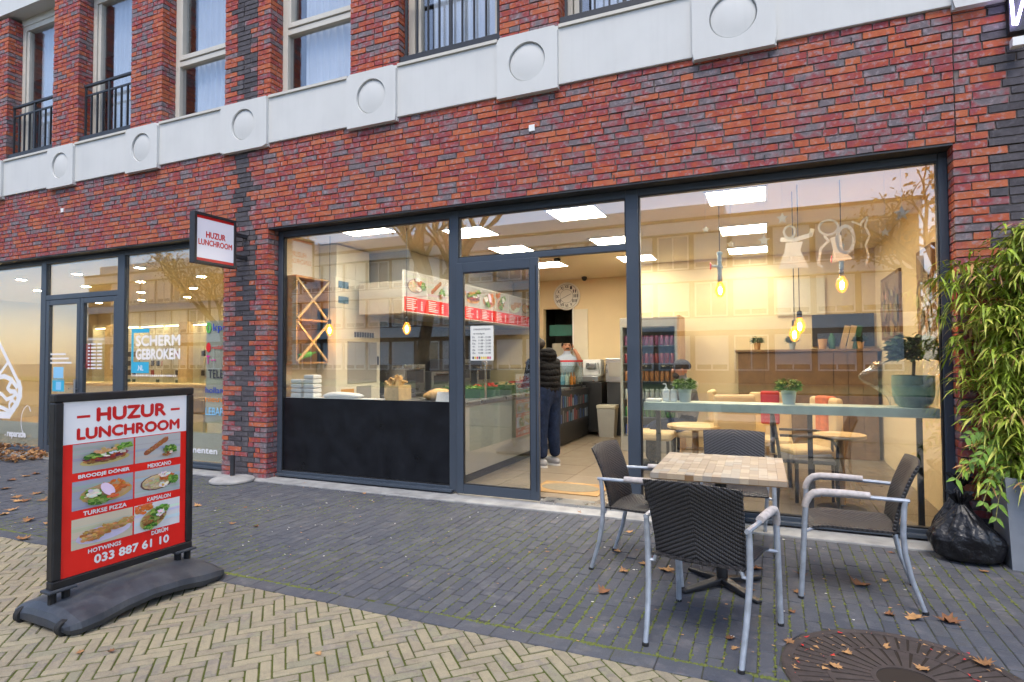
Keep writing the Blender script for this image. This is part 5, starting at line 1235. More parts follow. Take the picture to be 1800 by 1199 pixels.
t = thing('empty_pot', 'plain ochre pot left of the wooden boards on the bar', 'pot', (.66, 4.0, FL+1.49)); B().lathe([(.045, 0), (.06, .14), (.053, .14), (.001, .12)], 16).build('pot', 'terracotta', t, smooth=True)
o = B().lathe([(.04, 0), (.045, .15), (.02, .2), (.02, .22)], 14, (.78, 4.05, FL+1.49)).build('dark_jar', 'green_tray', smooth=True); tag(o, 'dark jar between the ochre pot and wooden boards', 'jar')
for q, (x, m, an, lb_) in enumerate(((.90, 'wood_pale', 14, 'left pale wooden board leaning on the bar'), (.99, 'wood_pale', 12, 'right pale wooden board leaning on the bar'), (1.06, 'green_tray', 12, 'dark green board leaning beside the pale boards'))):
    o = bx(-.035, .035, -.01, .01, 0, .33).build('board', m, bevel=.003); o.location = (x, 4.1, FL+1.491); o.rotation_euler = (0, R(an), 0); tag(o, lb_, 'board')
o = bx(.55, 1.32, 4.27, 4.298, 1.56, 2.02).build('dark_wall_panel', 'ink'); tag(o, 'dark panel on the back wall above the bar', 'panel')
o = bx(.10, .72, 4.27, 4.298, 2.02, 2.55).build('pale_wall_panel', 'cabinet_white'); tag(o, 'pale square panel on the back wall above the bar', 'panel')
# framed pictures on the right wall
for y0, y1, z0, z1, lb_ in ((2.5, 3.68, 1.62, 2.40, 'wide framed brown picture on the right wall, deeper in the room'), (1.02, 1.62, 1.5, 2.42, 'upright framed brown picture on the right wall near the window')):
    t = thing('wall_picture', lb_, 'picture', (0, 0, 0)); bx(1.32, 1.349, y0, y1, z0, z1).build('frame', 'wood_brown', t)
    pict('canvas', t, 'w', -y1+.03, -y0-.03, z0+.03, z1-.03, 1.3185, [(.5, .4, .5, .4, 0, [(.18, .10, .05), (.32, .20, .09), (.10, .06, .04), (.42, .30, .16)], 120, .12)], [(.26, .16, .08)])
# ---- inside furniture
def cream_chair(loc, rz, label, throw=None):
    t = thing('padded_chair', label, 'chair', (loc[0], loc[1], FL), rz, 'padded cream chairs')
    bx(-.22, .22, -.22, .24, .40, .50).build('seat', 'cream_fabric', t, bevel=.03); bx(-.22, .22, -.28, -.20, .42, .98).build('backrest', 'cream_fabric', t, bevel=.03)
    for x in (-.19, .19):
        for y in (-.22, .2): B().tube([(x, y, 0), (x*.95, y*.95, .4)], .018, 8).build('leg', 'black_plastic', t)
    if throw: bx(-.10, .10, -.295, -.185, .62, .992).build('throw', throw, t, bevel=.02)
cream_chair((-1.32, 2.05), R(-90), 'cream padded chair nearest the drinks fridge')
cream_chair((-.92, 2.45), R(90), 'cream padded chair the seated man sits on')
cream_chair((-.45, 1.75), R(20), 'cream padded chair behind the window ledge, left of red throw', None)
cream_chair((-.02, 1.9), R(180), 'cream padded chair with red throw over its back', 'fabric_red')
cream_chair((.28, 1.25), R(120), 'cream padded chair with orange cushion colour throw', 'fabric_orange')
def round_table(loc, r, label, z=.72):
    t = thing('round_table', label, 'table', (loc[0], loc[1], FL)); B().lathe([(r*.98, z-.035), (r, z-.03), (r, z-.005), (r*.98, z), (.001, z)], 36).build('top', 'wood_pale', t, smooth=True); B().lathe([(.035, .03), (.035, z-.035)], 12).build('column', 'wood_oak', t); B().lathe([(.2, 0), (.2, .015), (.04, .04), (.035, .05)], 24).build('base', 'black_plastic', t)
round_table((.56, .86), .21, 'small round pale wooden table behind the big window', .68)
round_table((-.78, 1.55), .30, 'round pale wooden table behind the woven chair by window', .64)
mc = thing('metal_armchair', 'black metal armchair beside the small round table indoors', 'chair', (.28, .90, FL), R(-90))
for s in (-1, 1):
    B().tube([(s*.25, .24, 0), (s*.25, .24, .58), (s*.25, .20, .65), (s*.25, .1, .67), (s*.25, -.22, .67)], .013, 8).build('arm_tube', 'black_plastic', mc, smooth=True); B().tube([(s*.24, -.25, 0), (s*.24, -.22, .45), (s*.24, -.28, .88)], .013, 8).build('leg', 'black_plastic', mc, smooth=True)
bx(-.23, .23, -.22, .23, .42, .455).build('seat', 'fabric_grey', mc, bevel=.01); bx(-.23, .23, -.30, -.26, .5, .88).build('backrest', 'fabric_grey', mc, bevel=.01)
# ---- hanging paper stars and winter cut-outs in the window
def star(n=5, r=.05, r2=.021): return [((r if k % 2 == 0 else r2)*math.sin(PI*k/n), (r if k % 2 == 0 else r2)*math.cos(PI*k/n)) for k in range(2*n)]
XZ = Matrix(((1, 0, 0, 0), (0, 0, 1, 0), (0, 1, 0, 0), (0, 0, 0, 1)))
for x, z, r_, lb_ in ((-.038, 2.42, .055, 'paper star hanging left of the window cut-outs'), (.108, 2.60, .05, 'paper star hanging above the standing cut-out figure'), (.978, 2.55, .065, 'largest paper star hanging near the right window edge'), (.862, 2.41, .04, 'small paper star hanging right of the cut-outs'), (-.308, 2.41, .04, 'small paper star near the left pipe lamp'), (-.52, 2.56, .035, 'tiny paper star hanging at the left of the window')):
    t = thing('paper_star', lb_, 'star', (x, .30, z), 0, 'hanging paper stars'); b = B(); b.prism(star(5, r_, r_*.42), -.003, .003, XZ); b.build('star', 'thin_paper', t); B().tube([(0, 0, r_), (0, 0, 2.93-z)], .0012, 4).build('thread', 'paper', t)
def ribbon(b, pts, wd, d):
    for k in range(len(pts)-1):
        a, c = Vector(pts[k]), Vector(pts[k+1]); dd = (c-a)
        if dd.length < 1e-6: continue
        n_ = Vector((-dd.y, dd.x)).normalized()*wd/2; e_ = dd.normalized()*wd*.3
        dk = d-.00006*k
        b.add([put('f', *(a-e_-n_), dk), put('f', *(c+e_-n_), dk), put('f', *(c+e_+n_), dk), put('f', *(a-e_+n_), dk)], [(0, 1, 2, 3)])
def ell(cx, cz, rx, rz, n=20, a0=0, a1=2*PI): return [(cx+rx*math.cos(a0+(a1-a0)*k/n), cz+rz*math.sin(a0+(a1-a0)*k/n)) for k in range(n+1)]
wc = thing('window_cutout', 'white cut-out of a standing winged figure stuck inside the window', 'decoration', (0, .206, 0))
b = B(); b.add([put('f', *p, 0) for p in [(.13, 2.37), (.26, 2.37), (.24, 2.30), (.30, 2.15), (.07, 2.15), (.12, 2.30)]], [(0, 1, 2, 3, 4, 5)]); ribbon(b, [(.10, 2.40), (.20, 2.39), (.32, 2.42), (.33, 2.46)], .035, -.0003); ribbon(b, ell(.16, 2.46, .042, .05), .016, -.0004); b.build('figure', 'thin_paper', wc, kind='stuff')
wc = thing('window_cutout', 'white outlined kneeling cut-out figure stuck inside the window', 'decoration', (0, .206, 0))
b = B(); ribbon(b, ell(.45, 2.47, .07, .06), .016, 0); ribbon(b, ell(.57, 2.36, .06, .11), .026, -.0002); ribbon(b, [(.42, 2.40), (.45, 2.36), (.39, 2.30), (.37, 2.17), (.40, 2.15)], .018, -.0004); b.add([put('f', *p, -.0006) for p in [(.46, 2.38), (.54, 2.40), (.55, 2.28), (.62, 2.20), (.47, 2.18), (.48, 2.28)]], [(0, 1, 2, 3, 4, 5)]); b.build('figure', 'thin_paper', wc, kind='stuff')
wc = thing('window_cutout', 'thin white branch outline beside the kneeling cut-out in window', 'decoration', (0, .206, 0))
b = B(); ribbon(b, [(.62, 2.50), (.68, 2.47), (.70, 2.51), (.73, 2.53), (.71, 2.45), (.74, 2.38), (.71, 2.30), (.73, 2.22), (.71, 2.15)], .014, 0); b.build('outline', 'thin_paper', wc)

# ================================================================== PEOPLE
def skinbody(name, J, E, parent):
    names = list(J); me = bpy.data.meshes.new(name); me.from_pydata([J[n][0] for n in names], [(names.index(a), names.index(b)) for a, b, m in E], [])
    o = bpy.data.objects.new(name+'_skel', me); COL.objects.link(o)
    md = o.modifiers.new('s', 'SKIN'); md.use_smooth_shade = True
    for i, n in enumerate(names):
        r = J[n][1]; me.skin_vertices[0].data[i].radius = (r, r) if not isinstance(r, tuple) else r
        me.skin_vertices[0].data[i].use_root = (i == 0)
    sb_ = o.modifiers.new('d', 'SUBSURF'); sb_.levels = 2; sb_.render_levels = 2
    dg = bpy.context.evaluated_depsgraph_get(); dg.update(); nm_ = bpy.data.meshes.new_from_object(o.evaluated_get(dg))
    nm_.name = name; mats = []
    for a, b, m in E:
        if m not in mats: mats.append(m)
    nm_.materials.clear()
    for m in mats: nm_.materials.append(MAT[m])
    for p in nm_.polygons:
        best = 9; c = p.center
        for a, b, m in E:
            A, Bv = Vector(J[a][0]), Vector(J[b][0]); t = max(0, min(1, (c-A).dot(Bv-A)/max(1e-9, (Bv-A).length_squared))); d = (c-A.lerp(Bv, t)).length
            ra = J[a][1] if not isinstance(J[a][1], tuple) else max(J[a][1]); d -= .6*ra
            if d < best: best = d; p.material_index = mats.index(m)
        p.use_smooth = True
    bpy.data.objects.remove(o)
    r = bpy.data.objects.new(name, nm_); COL.objects.link(r); r.parent = parent
    return r
def headparts(t, hc, mats, moustache=False, hair=None, bald=False, beanie=False):
    # hc = centre of the head, face looks along local +y
    x, y, z = hc
    blob((x, y+.098, z-.012), (.016, .022, .026), 10, 8, 0, 1).build('nose', 'skin', t, smooth='full')
    for s in (-1, 1):
        blob((x+s*.088, y+.0, z-.01), (.012, .02, .032), 8, 8, 0, 1).build('ear', 'skin', t, smooth='full')
        blob((x+s*.034, y+.080, z+.018), (.014, .008, .007), 8, 6, 0, 1).build('eye', 'hair_dark', t, smooth='full')
        b = B(); b.bar((x+s*.018, y+.088, z+.038), (x+s*.055, y+.078, z+.040), .008, .008); b.build('eyebrow', 'hair_dark', t)
    if moustache: b = B(); b.tube([(x-.04, y+.082, z-.058), (x-.015, y+.096, z-.044), (x+.015, y+.096, z-.044), (x+.04, y+.082, z-.058)], [.006, .011, .011, .006], 8); b.build('moustache', 'hair_dark', t, smooth=True)
    else: b = B(); b.bar((x-.022, y+.086, z-.062), (x+.022, y+.086, z-.062), .006, .006); b.build('mouth', 'fabric_red', t)
    if beanie: blob((x, y-.012, z+.045), (.103, .112, .085), 18, 12, .02, 4, z+.005).build('beanie', 'hair_dark', t, smooth='full')
    elif bald:
        for s in (-1, 1): blob((x+s*.078, y-.03, z+.02), (.026, .06, .05), 10, 8, .03, 3).build('hair', 'hair_dark', t, smooth='full')
    else: blob((x, y-.022, z+.045), (.098, .105, .085), 18, 12, .03, 5, z-.03).build('hair', 'hair_dark', t, smooth='full')
    if beanie: blob((x, y+.055, z-.075), (.062, .045, .045), 12, 8, .02, 6).build('beard', 'hair_dark', t, smooth='full')
def face(dx, dy): return math.atan2(-dx, dy)
# customer at the counter, back half turned to the street
t = thing('person', 'person in black hooded jacket and jeans standing at the counter', 'person', (-2.64, 1.92, FL), face(-.9, .42))
J = {'pelvis': ((0, 0, .92), .15), 'waist': ((0, .02, 1.06), .175), 'chest': ((0, .05, 1.22), .195), 'upper': ((0, .09, 1.33), .155), 'neck': ((0, .15, 1.42), .055), 'jaw': ((0, .20, 1.47), .07), 'head': ((0, .21, 1.53), .088), 'crown': ((0, .20, 1.585), .07)}
E = [('pelvis', 'waist', 'jacket_black'), ('waist', 'chest', 'jacket_black'), ('chest', 'upper', 'jacket_black'), ('upper', 'neck', 'jacket_black'), ('neck', 'jaw', 'skin'), ('jaw', 'head', 'skin'), ('head', 'crown', 'skin')]
for n, s in (('l', -1), ('r', 1)):
    J.update({'sh'+n: ((s*.20, .08, 1.32), .085), 'el'+n: ((s*.26, .10, 1.07), .07), 'wr'+n: ((s*.17, .27, 1.02), .045), 'ha'+n: ((s*.14, .33, 1.03), .032), 'hip'+n: ((s*.10, 0, .86), .115), 'kn'+n: ((s*.11, .02, .48), .09), 'an'+n: ((s*.115, -.01, .10), .072)})
    E += [('upper', 'sh'+n, 'jacket_black'), ('sh'+n, 'el'+n, 'jacket_black'), ('el'+n, 'wr'+n, 'jacket_black'), ('wr'+n, 'ha'+n, 'skin'), ('pelvis', 'hip'+n, 'jeans'), ('hip'+n, 'kn'+n, 'jeans'), ('kn'+n, 'an'+n, 'jeans')]
    b = blob((s*.115, .055, .055), (.05, .145, .055), 16, 10, .02, 7, .012, .8); b.build('shoe', 'shoe_grey', t, smooth='full'); b = B(); b.prism([(s*.115+.05*math.cos(a), .055+.148*math.sin(a)) for a in [2*PI*k/20 for k in range(20)]], 0, .022); b.build('shoe_sole', 'shoe_white', t)
    for q in range(5): B().tube([(s*(.125+.014*(q-2)), .34, 1.03), (s*(.12+.014*(q-2)), .385, 1.02), (s*(.115+.012*(q-2)), .41, .995)], [.009, .008, .006], 6).build('finger', 'skin', t, smooth=True)
skinbody('body', J, E, t); headparts(t, (0, .21, 1.53), None)
blob((0, .0, 1.42), (.15, .10, .10), 18, 12, .07, 9).build('hood', 'jacket_black', t, smooth='full')
# man with moustache behind the counter, phone at his ear
t = thing('person', 'balding man with dark moustache in pale blue shirt behind counter, hand at ear', 'person', (-3.50, 5.30, FL), face(.42, -.9))
J = {'pelvis': ((0, 0, .90), .14), 'waist': ((0, 0, 1.05), .145), 'chest': ((0, .01, 1.22), .155), 'upper': ((0, 0, 1.36), .13), 'neck': ((0, .01, 1.46), .056), 'jaw': ((0, .03, 1.545), .072), 'head': ((0, .02, 1.61), .092), 'crown': ((0, .01, 1.665), .076)}
E = [('pelvis', 'waist', 'shirt_blue'), ('waist', 'chest', 'shirt_blue'), ('chest', 'upper', 'shirt_blue'), ('upper', 'neck', 'shirt_blue'), ('neck', 'jaw', 'skin'), ('jaw', 'head', 'skin'), ('head', 'crown', 'skin')]
J.update({'shl': ((-.19, 0, 1.35), .07), 'ell': ((-.29, .10, 1.19), .055), 'wrl': ((-.17, .13, 1.47), .038), 'hal': ((-.118, .08, 1.56), .03), 'shr': ((.19, 0, 1.35), .07), 'elr': ((.25, .05, 1.08), .055), 'wrr': ((.16, .24, 1.0), .04), 'har': ((.13, .31, 1.0), .03)})
E += [('upper', 'shl', 'shirt_blue'), ('shl', 'ell', 'shirt_blue'), ('ell', 'wrl', 'skin'), ('wrl', 'hal', 'skin'), ('upper', 'shr', 'shirt_blue'), ('shr', 'elr', 'shirt_blue'), ('elr', 'wrr', 'skin'), ('wrr', 'har', 'skin')]
for n, s in (('l', -1), ('r', 1)):
    J.update({'hip'+n: ((s*.09, 0, .84), .095), 'kn'+n: ((s*.10, .01, .47), .07), 'an'+n: ((s*.10, -.01, .06), .055)}); E += [('pelvis', 'hip'+n, 'jeans'), ('hip'+n, 'kn'+n, 'jeans'), ('kn'+n, 'an'+n, 'jeans')]
    blob((s*.105, .05, .05), (.05, .14, .05), 14, 8, .02, 7, .0).build('shoe', 'black_plastic', t, smooth='full')
skinbody('body', J, E, t); headparts(t, (0, .02, 1.61), None, True, bald=True)
for q in range(4): B().tube([(-.115, .09-.012*q, 1.585), (-.105, .075-.012*q, 1.62), (-.095, .06-.012*q, 1.645)], [.009, .008, .006], 6).build('finger', 'skin', t, smooth=True)
bx(-.108, -.096, .0, .05, 1.54, 1.66).build('held_phone', 'black_plastic', t, bevel=.003)
# seated man with beanie
t = thing('person', 'bearded man in black beanie and grey coat sitting behind the ledge', 'person', (-.98, 2.4, FL), face(-.95, -.3))
J = {'pelvis': ((0, -.02, .56), .14), 'waist': ((0, -.03, .70), .15), 'chest': ((0, .0, .88), .165), 'upper': ((0, .0, 1.0), .13), 'neck': ((0, .03, 1.09), .056), 'jaw': ((0, .06, 1.165), .07), 'head': ((0, .06, 1.23), .09), 'crown': ((0, .05, 1.285), .075)}
E = [('pelvis', 'waist', 'parka_grey'), ('waist', 'chest', 'parka_grey'), ('chest', 'upper', 'parka_grey'), ('upper', 'neck', 'parka_grey'), ('neck', 'jaw', 'skin'), ('jaw', 'head', 'skin'), ('head', 'crown', 'skin')]
for n, s in (('l', -1), ('r', 1)):
    J.update({'sh'+n: ((s*.19, 0, .98), .075), 'el'+n: ((s*.25, .08, .76), .06), 'wr'+n: ((s*.16, .28, .76), .042), 'ha'+n: ((s*.12, .36, .77), .032), 'hip'+n: ((s*.09, .02, .54), .10), 'kn'+n: ((s*.11, .42, .52), .075), 'an'+n: ((s*.11, .44, .08), .055)})
    E += [('upper', 'sh'+n, 'parka_grey'), ('sh'+n, 'el'+n, 'parka_grey'), ('el'+n, 'wr'+n, 'parka_grey'), ('wr'+n, 'ha'+n, 'skin'), ('pelvis', 'hip'+n, 'jeans'), ('hip'+n, 'kn'+n, 'jeans'), ('kn'+n, 'an'+n, 'jeans')]
    blob((s*.11, .50, .05), (.05, .14, .05), 14, 8, .02, 7, .0).build('shoe', 'black_plastic', t, smooth='full')
    for q in range(5): B().tube([(s*.12+.012*(q-2), .37, .77), (s*.12+.012*(q-2), .41, .755), (s*.12+.01*(q-2), .43, .735)], [.009, .008, .006], 6).build('finger', 'skin', t, smooth=True)
skinbody('body', J, E, t); headparts(t, (0, .06, 1.23), None, beanie=True)
blob((0, -.07, 1.03), (.13, .08, .075), 16, 10, .06, 9).build('collar_hood', 'hood_beige', t, smooth='full')

# ================================================================== THE PHONE SHOP ON THE LEFT
w_ = B(); w_.box(-17, -6.0, .30, 5.2, -.02, FL); struct(w_, 'phone_shop_floor', 'wood_pale')
w_ = B(); w_.box(-17, -5.63, .235, 5.2, 2.88, 2.98); struct(w_, 'phone_shop_ceiling', 'ceiling_white')
w_ = B(); w_.box(-17, -5.63, 5.1, 5.25, -.02, 2.88); struct(w_, 'phone_shop_back_wall', 'wall_yellow')
w_ = B(); w_.box(-17.1, -17, .1, 5.2, -.02, 2.98); struct(w_, 'phone_shop_side_wall', 'wall_yellow')
w_ = B(); w_.box(-5.80, -5.63, .235, 5.1, -.02, 2.88); struct(w_, 'phone_shop_party_wall', 'wall_cream')
w_ = B(); w_.box(-6.19, -5.80, .235, .30, -.02, 2.88); struct(w_, 'phone_shop_pier_lining', 'wall_cream')
k = 0
for j, y in enumerate((.9, 2.0, 3.1, 4.2)):
    for i, x in enumerate((-15.5, -13.9, -12.3, -10.7, -9.1, -7.5)):
        t = thing('downlight', 'round downlight in the phone shop ceiling, '+('front', 'second', 'third', 'rear')[j]+' row, '+('leftmost', 'second from left', 'third from left', 'third from right', 'second from right', 'rightmost')[i], 'downlight', (x, y, 2.88), 0, 'phone shop downlights')
        B().lathe([(.10, 0), (.10, -.01), (.075, -.012), (.075, -.004)], 20).build('ring', 'white_paint', t); B().lathe([(.074, -.006), (.001, -.006)], 16).build('lens', 'spot_light', t)
nb_ = 11; bw = .92; acc = []
for q in range(nb_):
    x = -16.6+q*bw
    t = thing('display_bay', 'lit cream display bay, '+('number one', 'second', 'third', 'fourth', 'fifth', 'sixth', 'seventh', 'eighth', 'ninth', 'tenth', 'eleventh')[q]+' from the left in the phone shop', 'display', (x, 4.72, FL), 0, 'display bays of the phone shop')
    bx(.01, bw-.01, .30, .34, .0, 2.25).build('back_panel', 'cabinet_white', t); bx(-.0, .012, 0, .30, 0, 2.3).build('side_panel', 'cabinet_white', t); bx(.012, bw-.0, 0, .34, 2.25, 2.32).build('canopy', 'cabinet_white', t); bx(.05, bw-.05, .05, .09, 2.235, 2.249).build('light_strip', 'shelf_light', t); bx(.012, bw, 0, .3, .55, .60).build('counter_shelf', 'wood_pale', t); bx(.012, bw, .02, .3, 0, .55).build('drawer_front', 'cabinet_white', t)
    b = B(); rnd = random.Random(q)
    for r_ in range(4):
        for c_ in range(4):
            if rnd.random() < .8:
                x_, z_ = .12+c_*.2, 1.62-r_*.24; b.cur = rnd.choice([(.02, .02, .025), (.03, .03, .035), (.06, .05, .05), (.22, .16, .11), (.35, .05, .05)]); b.box(x_, x_+.08, .26, .295, z_-.13, z_); b.cur = (.7, .7, .68); b.box(x_+.01, x_+.07, .27, .295, z_+.003, z_+.03)
    b.build('phone_cases', 'print_colour', t, kind='stuff')
for q, x in enumerate((-15.66, -12.9, -10.14, -7.38)):
    o = bx(x-.16, x+.16, 4.55, 4.71, FL, 2.35).build('oak_column', 'wood_pale', bevel=.01); tag(o, ('leftmost', 'second', 'third', 'rightmost')[q]+' pale oak column between the phone shop display bays', 'column', 'oak columns of the phone shop')
t = thing('service_counter', 'long pale service counter with wooden top in the phone shop', 'counter', (-11.5, 2.7, FL)); bx(-2.4, 2.4, -.3, .3, 0, .88).build('body', 'cabinet_white', t); bx(-2.45, 2.45, -.34, .34, .88, .93).build('top', 'wood_pale', t, bevel=.004); bx(-2.3, 2.3, -.305, -.30, .5, .56).build('light_strip', 'shelf_light', t)
t = thing('white_desk', 'white rounded desk end behind the right pane of the phone shop', 'desk', (-8.15, 2.0, FL)); B().prism([(-.42+.1*0, -.3), (.3, -.3), (.42, -.2), (.42, .2), (.3, .3), (-.42, .3)], 0, 1.05).build('body', 'plastic_white', t, bevel=.04)
for q, (x, y) in enumerate(((-9.9, 2.0), (-9.1, 2.1))):
    t = thing('dark_stool', ('left', 'right')[q]+' dark cube stool at the phone shop counter', 'stool', (x, y, FL)); bx(-.2, .2, -.2, .2, .45, .72).build('seat', 'wood_brown', t, bevel=.03); B().lathe([(.03, .02), (.03, .45)], 10).build('post', 'steel', t); B().lathe([(.2, 0), (.2, .02), (.03, .03)], 18).build('foot', 'steel', t)
# lettering and film on the phone shop panes (outside faces of the glass)
gd = .1945; PN = fr2
def pr(name, mat, b, parent=PN): return b.build(name, mat, parent, kind='stuff')
b = B(); letters(b, 'SCHERM', -8.12, -7.22, 1.605, 1.76, gd, 'f', .10); letters(b, 'GEBROKEN', -8.12, -7.22, 1.42, 1.575, gd, 'f', .10); letters(b, '.NL', -8.08, -7.95, 1.27, 1.345, gd-.0006, 'f', .05)
for q in range(22): sheet(b, -8.2+.042*q, -8.2+.042*q+random.uniform(.02, .036), 1.19, 1.215, gd)
letters(b, 'reparatie', -11.20, -10.69, .18, .315, gd, 'f', .08); sheet(b, -11.26, -11.24, .225, .25, gd); letters(b, 'abonnementen', -7.5, -6.51, .20, .285, gd, 'f', .08)
pr('window_lettering', 'white_print', b)
b = B(); sheet(b, -8.21, -7.84, 1.795, 1.85, gd); sheet(b, -8.21, -8.165, 1.39, 1.795, gd); sheet(b, -8.21, -7.84, 1.235, 1.39, gd); pr('blue_bracket', 'cyan_print', b)
b = B(); P = lambda L: [put('f', *p, gd) for p in L]                   # big white drawing on the far left pane
def poly(b, L, d=0): b.add([put('f', *p, gd+d) for p in L], [tuple(range(len(L)))])
ribbon(b, [(-11.55, 1.80), (-10.90, 1.06)], .07, gd); ribbon(b, [(-11.20, 1.40), (-11.55, 1.12)], .05, gd-0.0012)
ribbon(b, [(-10.90, 1.07), (-10.86, .98), (-10.86, .86), (-10.94, .74), (-11.15, .55), (-11.55, .545)], .11, gd-0.0024)
ribbon(b, [(-11.55, 1.14), (-11.30, 1.17), (-11.10, 1.12), (-10.95, 1.0)], .075, gd-0.0036); ribbon(b, [(-11.10, 1.1), (-11.20, .98), (-11.12, .93), (-11.0, .93), (-10.92, .86)], .07, gd-0.0048)
ribbon(b, [(-11.55, .92), (-11.35, .88), (-11.22, .80), (-11.05, .84), (-10.95, .92)], .06, gd-0.0060); ribbon(b, ell(-11.05, .70, .085, .085), .05, gd-0.0072); ribbon(b, [(-11.55, .70), (-11.30, .66), (-11.15, .62)], .06, gd-0.0084)
ribbon(b, ell(-10.62, .47, .2, .25, 24, R(100), R(250)), .015, gd); poly(b, [(-10.64, .72), (-10.60, .70), (-10.56, .63), (-10.58, .62)]); pr('window_drawing', 'white_print', b)
b = B()
for q, wd in enumerate((.42, .50, .58)): sheet(b, -10.08, -10.08+wd*.9, 1.50-.065*q, 1.525-.065*q, .191)
for q in range(8): sheet(b, -9.17, -9.13, 1.64-.05*q, 1.663-.05*q, .191); sheet(b, -9.10, -8.99, 1.64-.05*q, 1.663-.05*q, .191); sheet(b, -8.96, -8.85, 1.64-.05*q, 1.663-.05*q, .191)
letters(b, 'OPENINGSTIJDEN', -9.19, -8.80, 1.70, 1.735, .191, 'f', .03); pr('door_print', 'white_print', b)
b = B(); sheet(b, -10.02, -9.73, .95, 1.12, .1912); sheet(b, -10.02, -9.73, 1.13, 1.14, .1912); pr('blue_card', 'cyan_print', b)
b = B(); sheet(b, -10.0, -9.75, 1.15, 1.32, .1912); sheet(b, -9.93, -9.80, .975, 1.095, .1906); pr('white_card', 'lightblue_print', b)
b = B(); sheet(b, -9.24, -9.12, 1.30, 1.66, .2025); pr('red_film', 'print_red', b)
b = B(); sheet(b, -6.745, -6.28, .60, 1.92, .2055); pr('frosted_strip', 'frost', b); b = B(); sheet(b, -8.32, -6.28, .10, .47, .2052); sheet(b, -12.28, -10.32, .10, .46, .2052); pr('frosted_film', 'frost', b)
b = B(); ribbon(b, ell(-6.69, 1.83, .03, .055), .03, gd); pr('leaf_logo', 'green_print', b)
b = B(); letters(b, 'kpn', -6.61, -6.36, 1.76, 1.88, gd, 'f', .02); letters(b, 'hollands', -6.735, -6.30, .985, 1.06, gd, 'f', .02); pr('blue_lettering', 'blue_print', b)
b = B(); b.add([put('f', *p, gd) for p in ell(-6.69, 1.575, .042, .062)[:-1]], [tuple(range(20))]); letters(b, 'vodafone', -6.63, -6.30, 1.55, 1.60, gd, 'f', .01); pr('red_lettering', 'print_red', b)
b = B(); letters(b, 'T', -6.73, -6.66, 1.36, 1.47, gd, 'f', .05); sheet(b, -6.64, -6.61, 1.40, 1.42, gd); sheet(b, -6.59, -6.56, 1.40, 1.42, gd); pr('magenta_lettering', 'magenta_print', b)
b = B(); letters(b, 'TELE2', -6.69, -6.36, 1.18, 1.29, gd, 'f', .03); pr('black_lettering', 'ink', b)
b = B(); letters(b, 'nieuwe', -6.735, -6.30, .87, .94, gd, 'f', .02); pr('orange_lettering', 'orange_print', b)
b = B(); letters(b, 'LEBARA', -6.73, -6.32, .70, .80, gd, 'f', .03); pr('pale_blue_lettering', 'lightblue_print', b)

# ================================================================== ACROSS THE STREET (seen mirrored in the glass)
op = thing('opposite_building', 'long low building with white bands across the street, mirrored in the windows', 'building', (0, -30, 0))
bx(-60, 7.0, -8, 0, 0, 9.3).build('wall', 'facade_brown', op); bx(-60, -2.4, -8, -1.0, 9.3, 10.6).build('penthouse', 'facade_white', op)
for z0, z1 in ((3.0, 3.7), (5.9, 6.5), (8.7, 9.35)): bx(-60.1, 7.1, 0, .35, z0, z1).build('white_band', 'facade_white', op)
bx(-60.2, 7.2, -.1, .4, 9.36, 9.55).build('cornice', 'facade_brown', op)
fm = B(); fm.box(0, .08, 0, .1, 0, 2.0); fm.box(1.72, 1.8, 0, .1, 0, 2.0); fm.box(.08, 1.72, 0, .1, 1.92, 2.0); fm.box(.08, 1.72, 0, .1, 0, .08); fm.box(.86, .94, 0, .1, .08, 1.92); fme = fm.mesh('window', 'facade_white')
pm = bx(.08, 1.72, .02, .04, .08, 1.92).mesh('pane', 'sky_glass'); bm2 = bx(.085, 1.715, .045, .055, .35, 1.915).mesh('blind', 'facade_white')
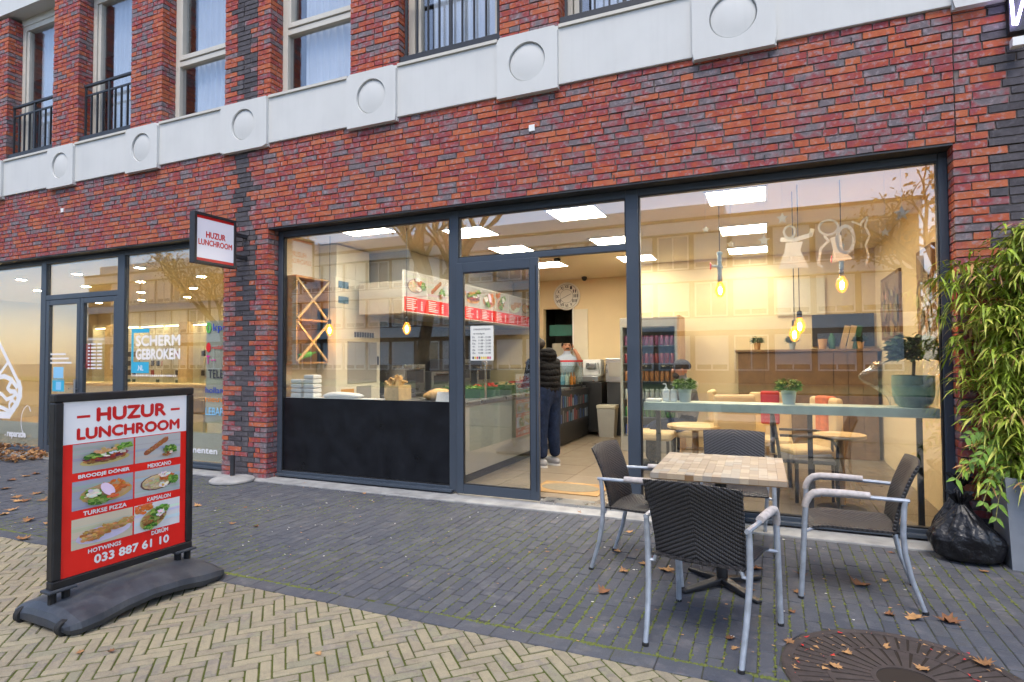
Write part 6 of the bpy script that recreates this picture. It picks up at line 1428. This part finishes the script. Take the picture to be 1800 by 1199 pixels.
for z in (.7, 3.8, 6.6):
    for q in range(30):
        x = 4.4-q*2.1
        o = bpy.data.objects.new('window', fme); COL.objects.link(o); o.parent = op; o.location = (x, .0, z); c = bpy.data.objects.new('pane', pm); COL.objects.link(c); c.parent = o
        if (q*7+int(z)) % 5 != 1: c = bpy.data.objects.new('blind', bm2); COL.objects.link(c); c.parent = o
def tree(loc, h, seed, label, leaves, mat='leaf_gold'):
    t = thing('street_tree', label, 'tree', loc); rnd = random.Random(seed); b = B(); lv = B(); tips = []
    def grow(p, d, L, r, lvl):
        pts = [p]; q = p.copy(); dd = d.copy()
        for k in range(4):
            dd = (dd+Vector((rnd.gauss(0, .10), rnd.gauss(0, .10), rnd.gauss(.02, .06)))).normalized(); q = q+dd*(L/4); pts.append(q.copy())
        b.tube(pts, [r*(1-.09*k) for k in range(5)], 6 if lvl else 10)
        if lvl >= 4: tips.append((pts[2], pts[4])); return
        for k in range(3 if lvl else 5):
            a = rnd.uniform(0, 6.28); side = Vector((math.cos(a), math.sin(a), rnd.uniform(.1, .7))).normalized()
            grow(pts[rnd.choice((2, 3, 4)) if lvl else 4], (dd*.75+side*.75).normalized(), L*rnd.uniform(.55, .78), r*.58, lvl+1)
    grow(Vector((0, 0, 0)), Vector((0, 0, 1)), h*.36, h*.026, 0)
    b.build('trunk', 'bark', t, smooth='full')
    for a, c in tips:
        for _ in range(leaves):
            p = a.lerp(c, rnd.random())+Vector((rnd.gauss(0, .25), rnd.gauss(0, .25), rnd.gauss(0, .25))); s = rnd.uniform(.06, .12); n_ = Vector((rnd.gauss(0, 1), rnd.gauss(0, 1), rnd.gauss(0, 1))).normalized(); u_ = n_.orthogonal().normalized()*s; v_ = n_.cross(u_)
            lv.add([p-u_, p-v_*.6, p+u_, p+v_*.6], [(0, 1, 2, 3)])
    lv.build('crown', mat, t, kind='stuff')
tree((-11.4, -12.5, 0), 10.5, 3, 'big bare tree with few golden leaves mirrored in left window', 5)
tree((6.9, -19.5, 0), 9.5, 5, 'golden leaved tree mirrored at the right edge of big window', 10)
tree((-21, -15, 0), 9, 8, 'golden tree across the street left of the big bare tree', 8)
tree((-30, -20, 0), 9, 9, 'green-gold tree farthest left across the street', 14)
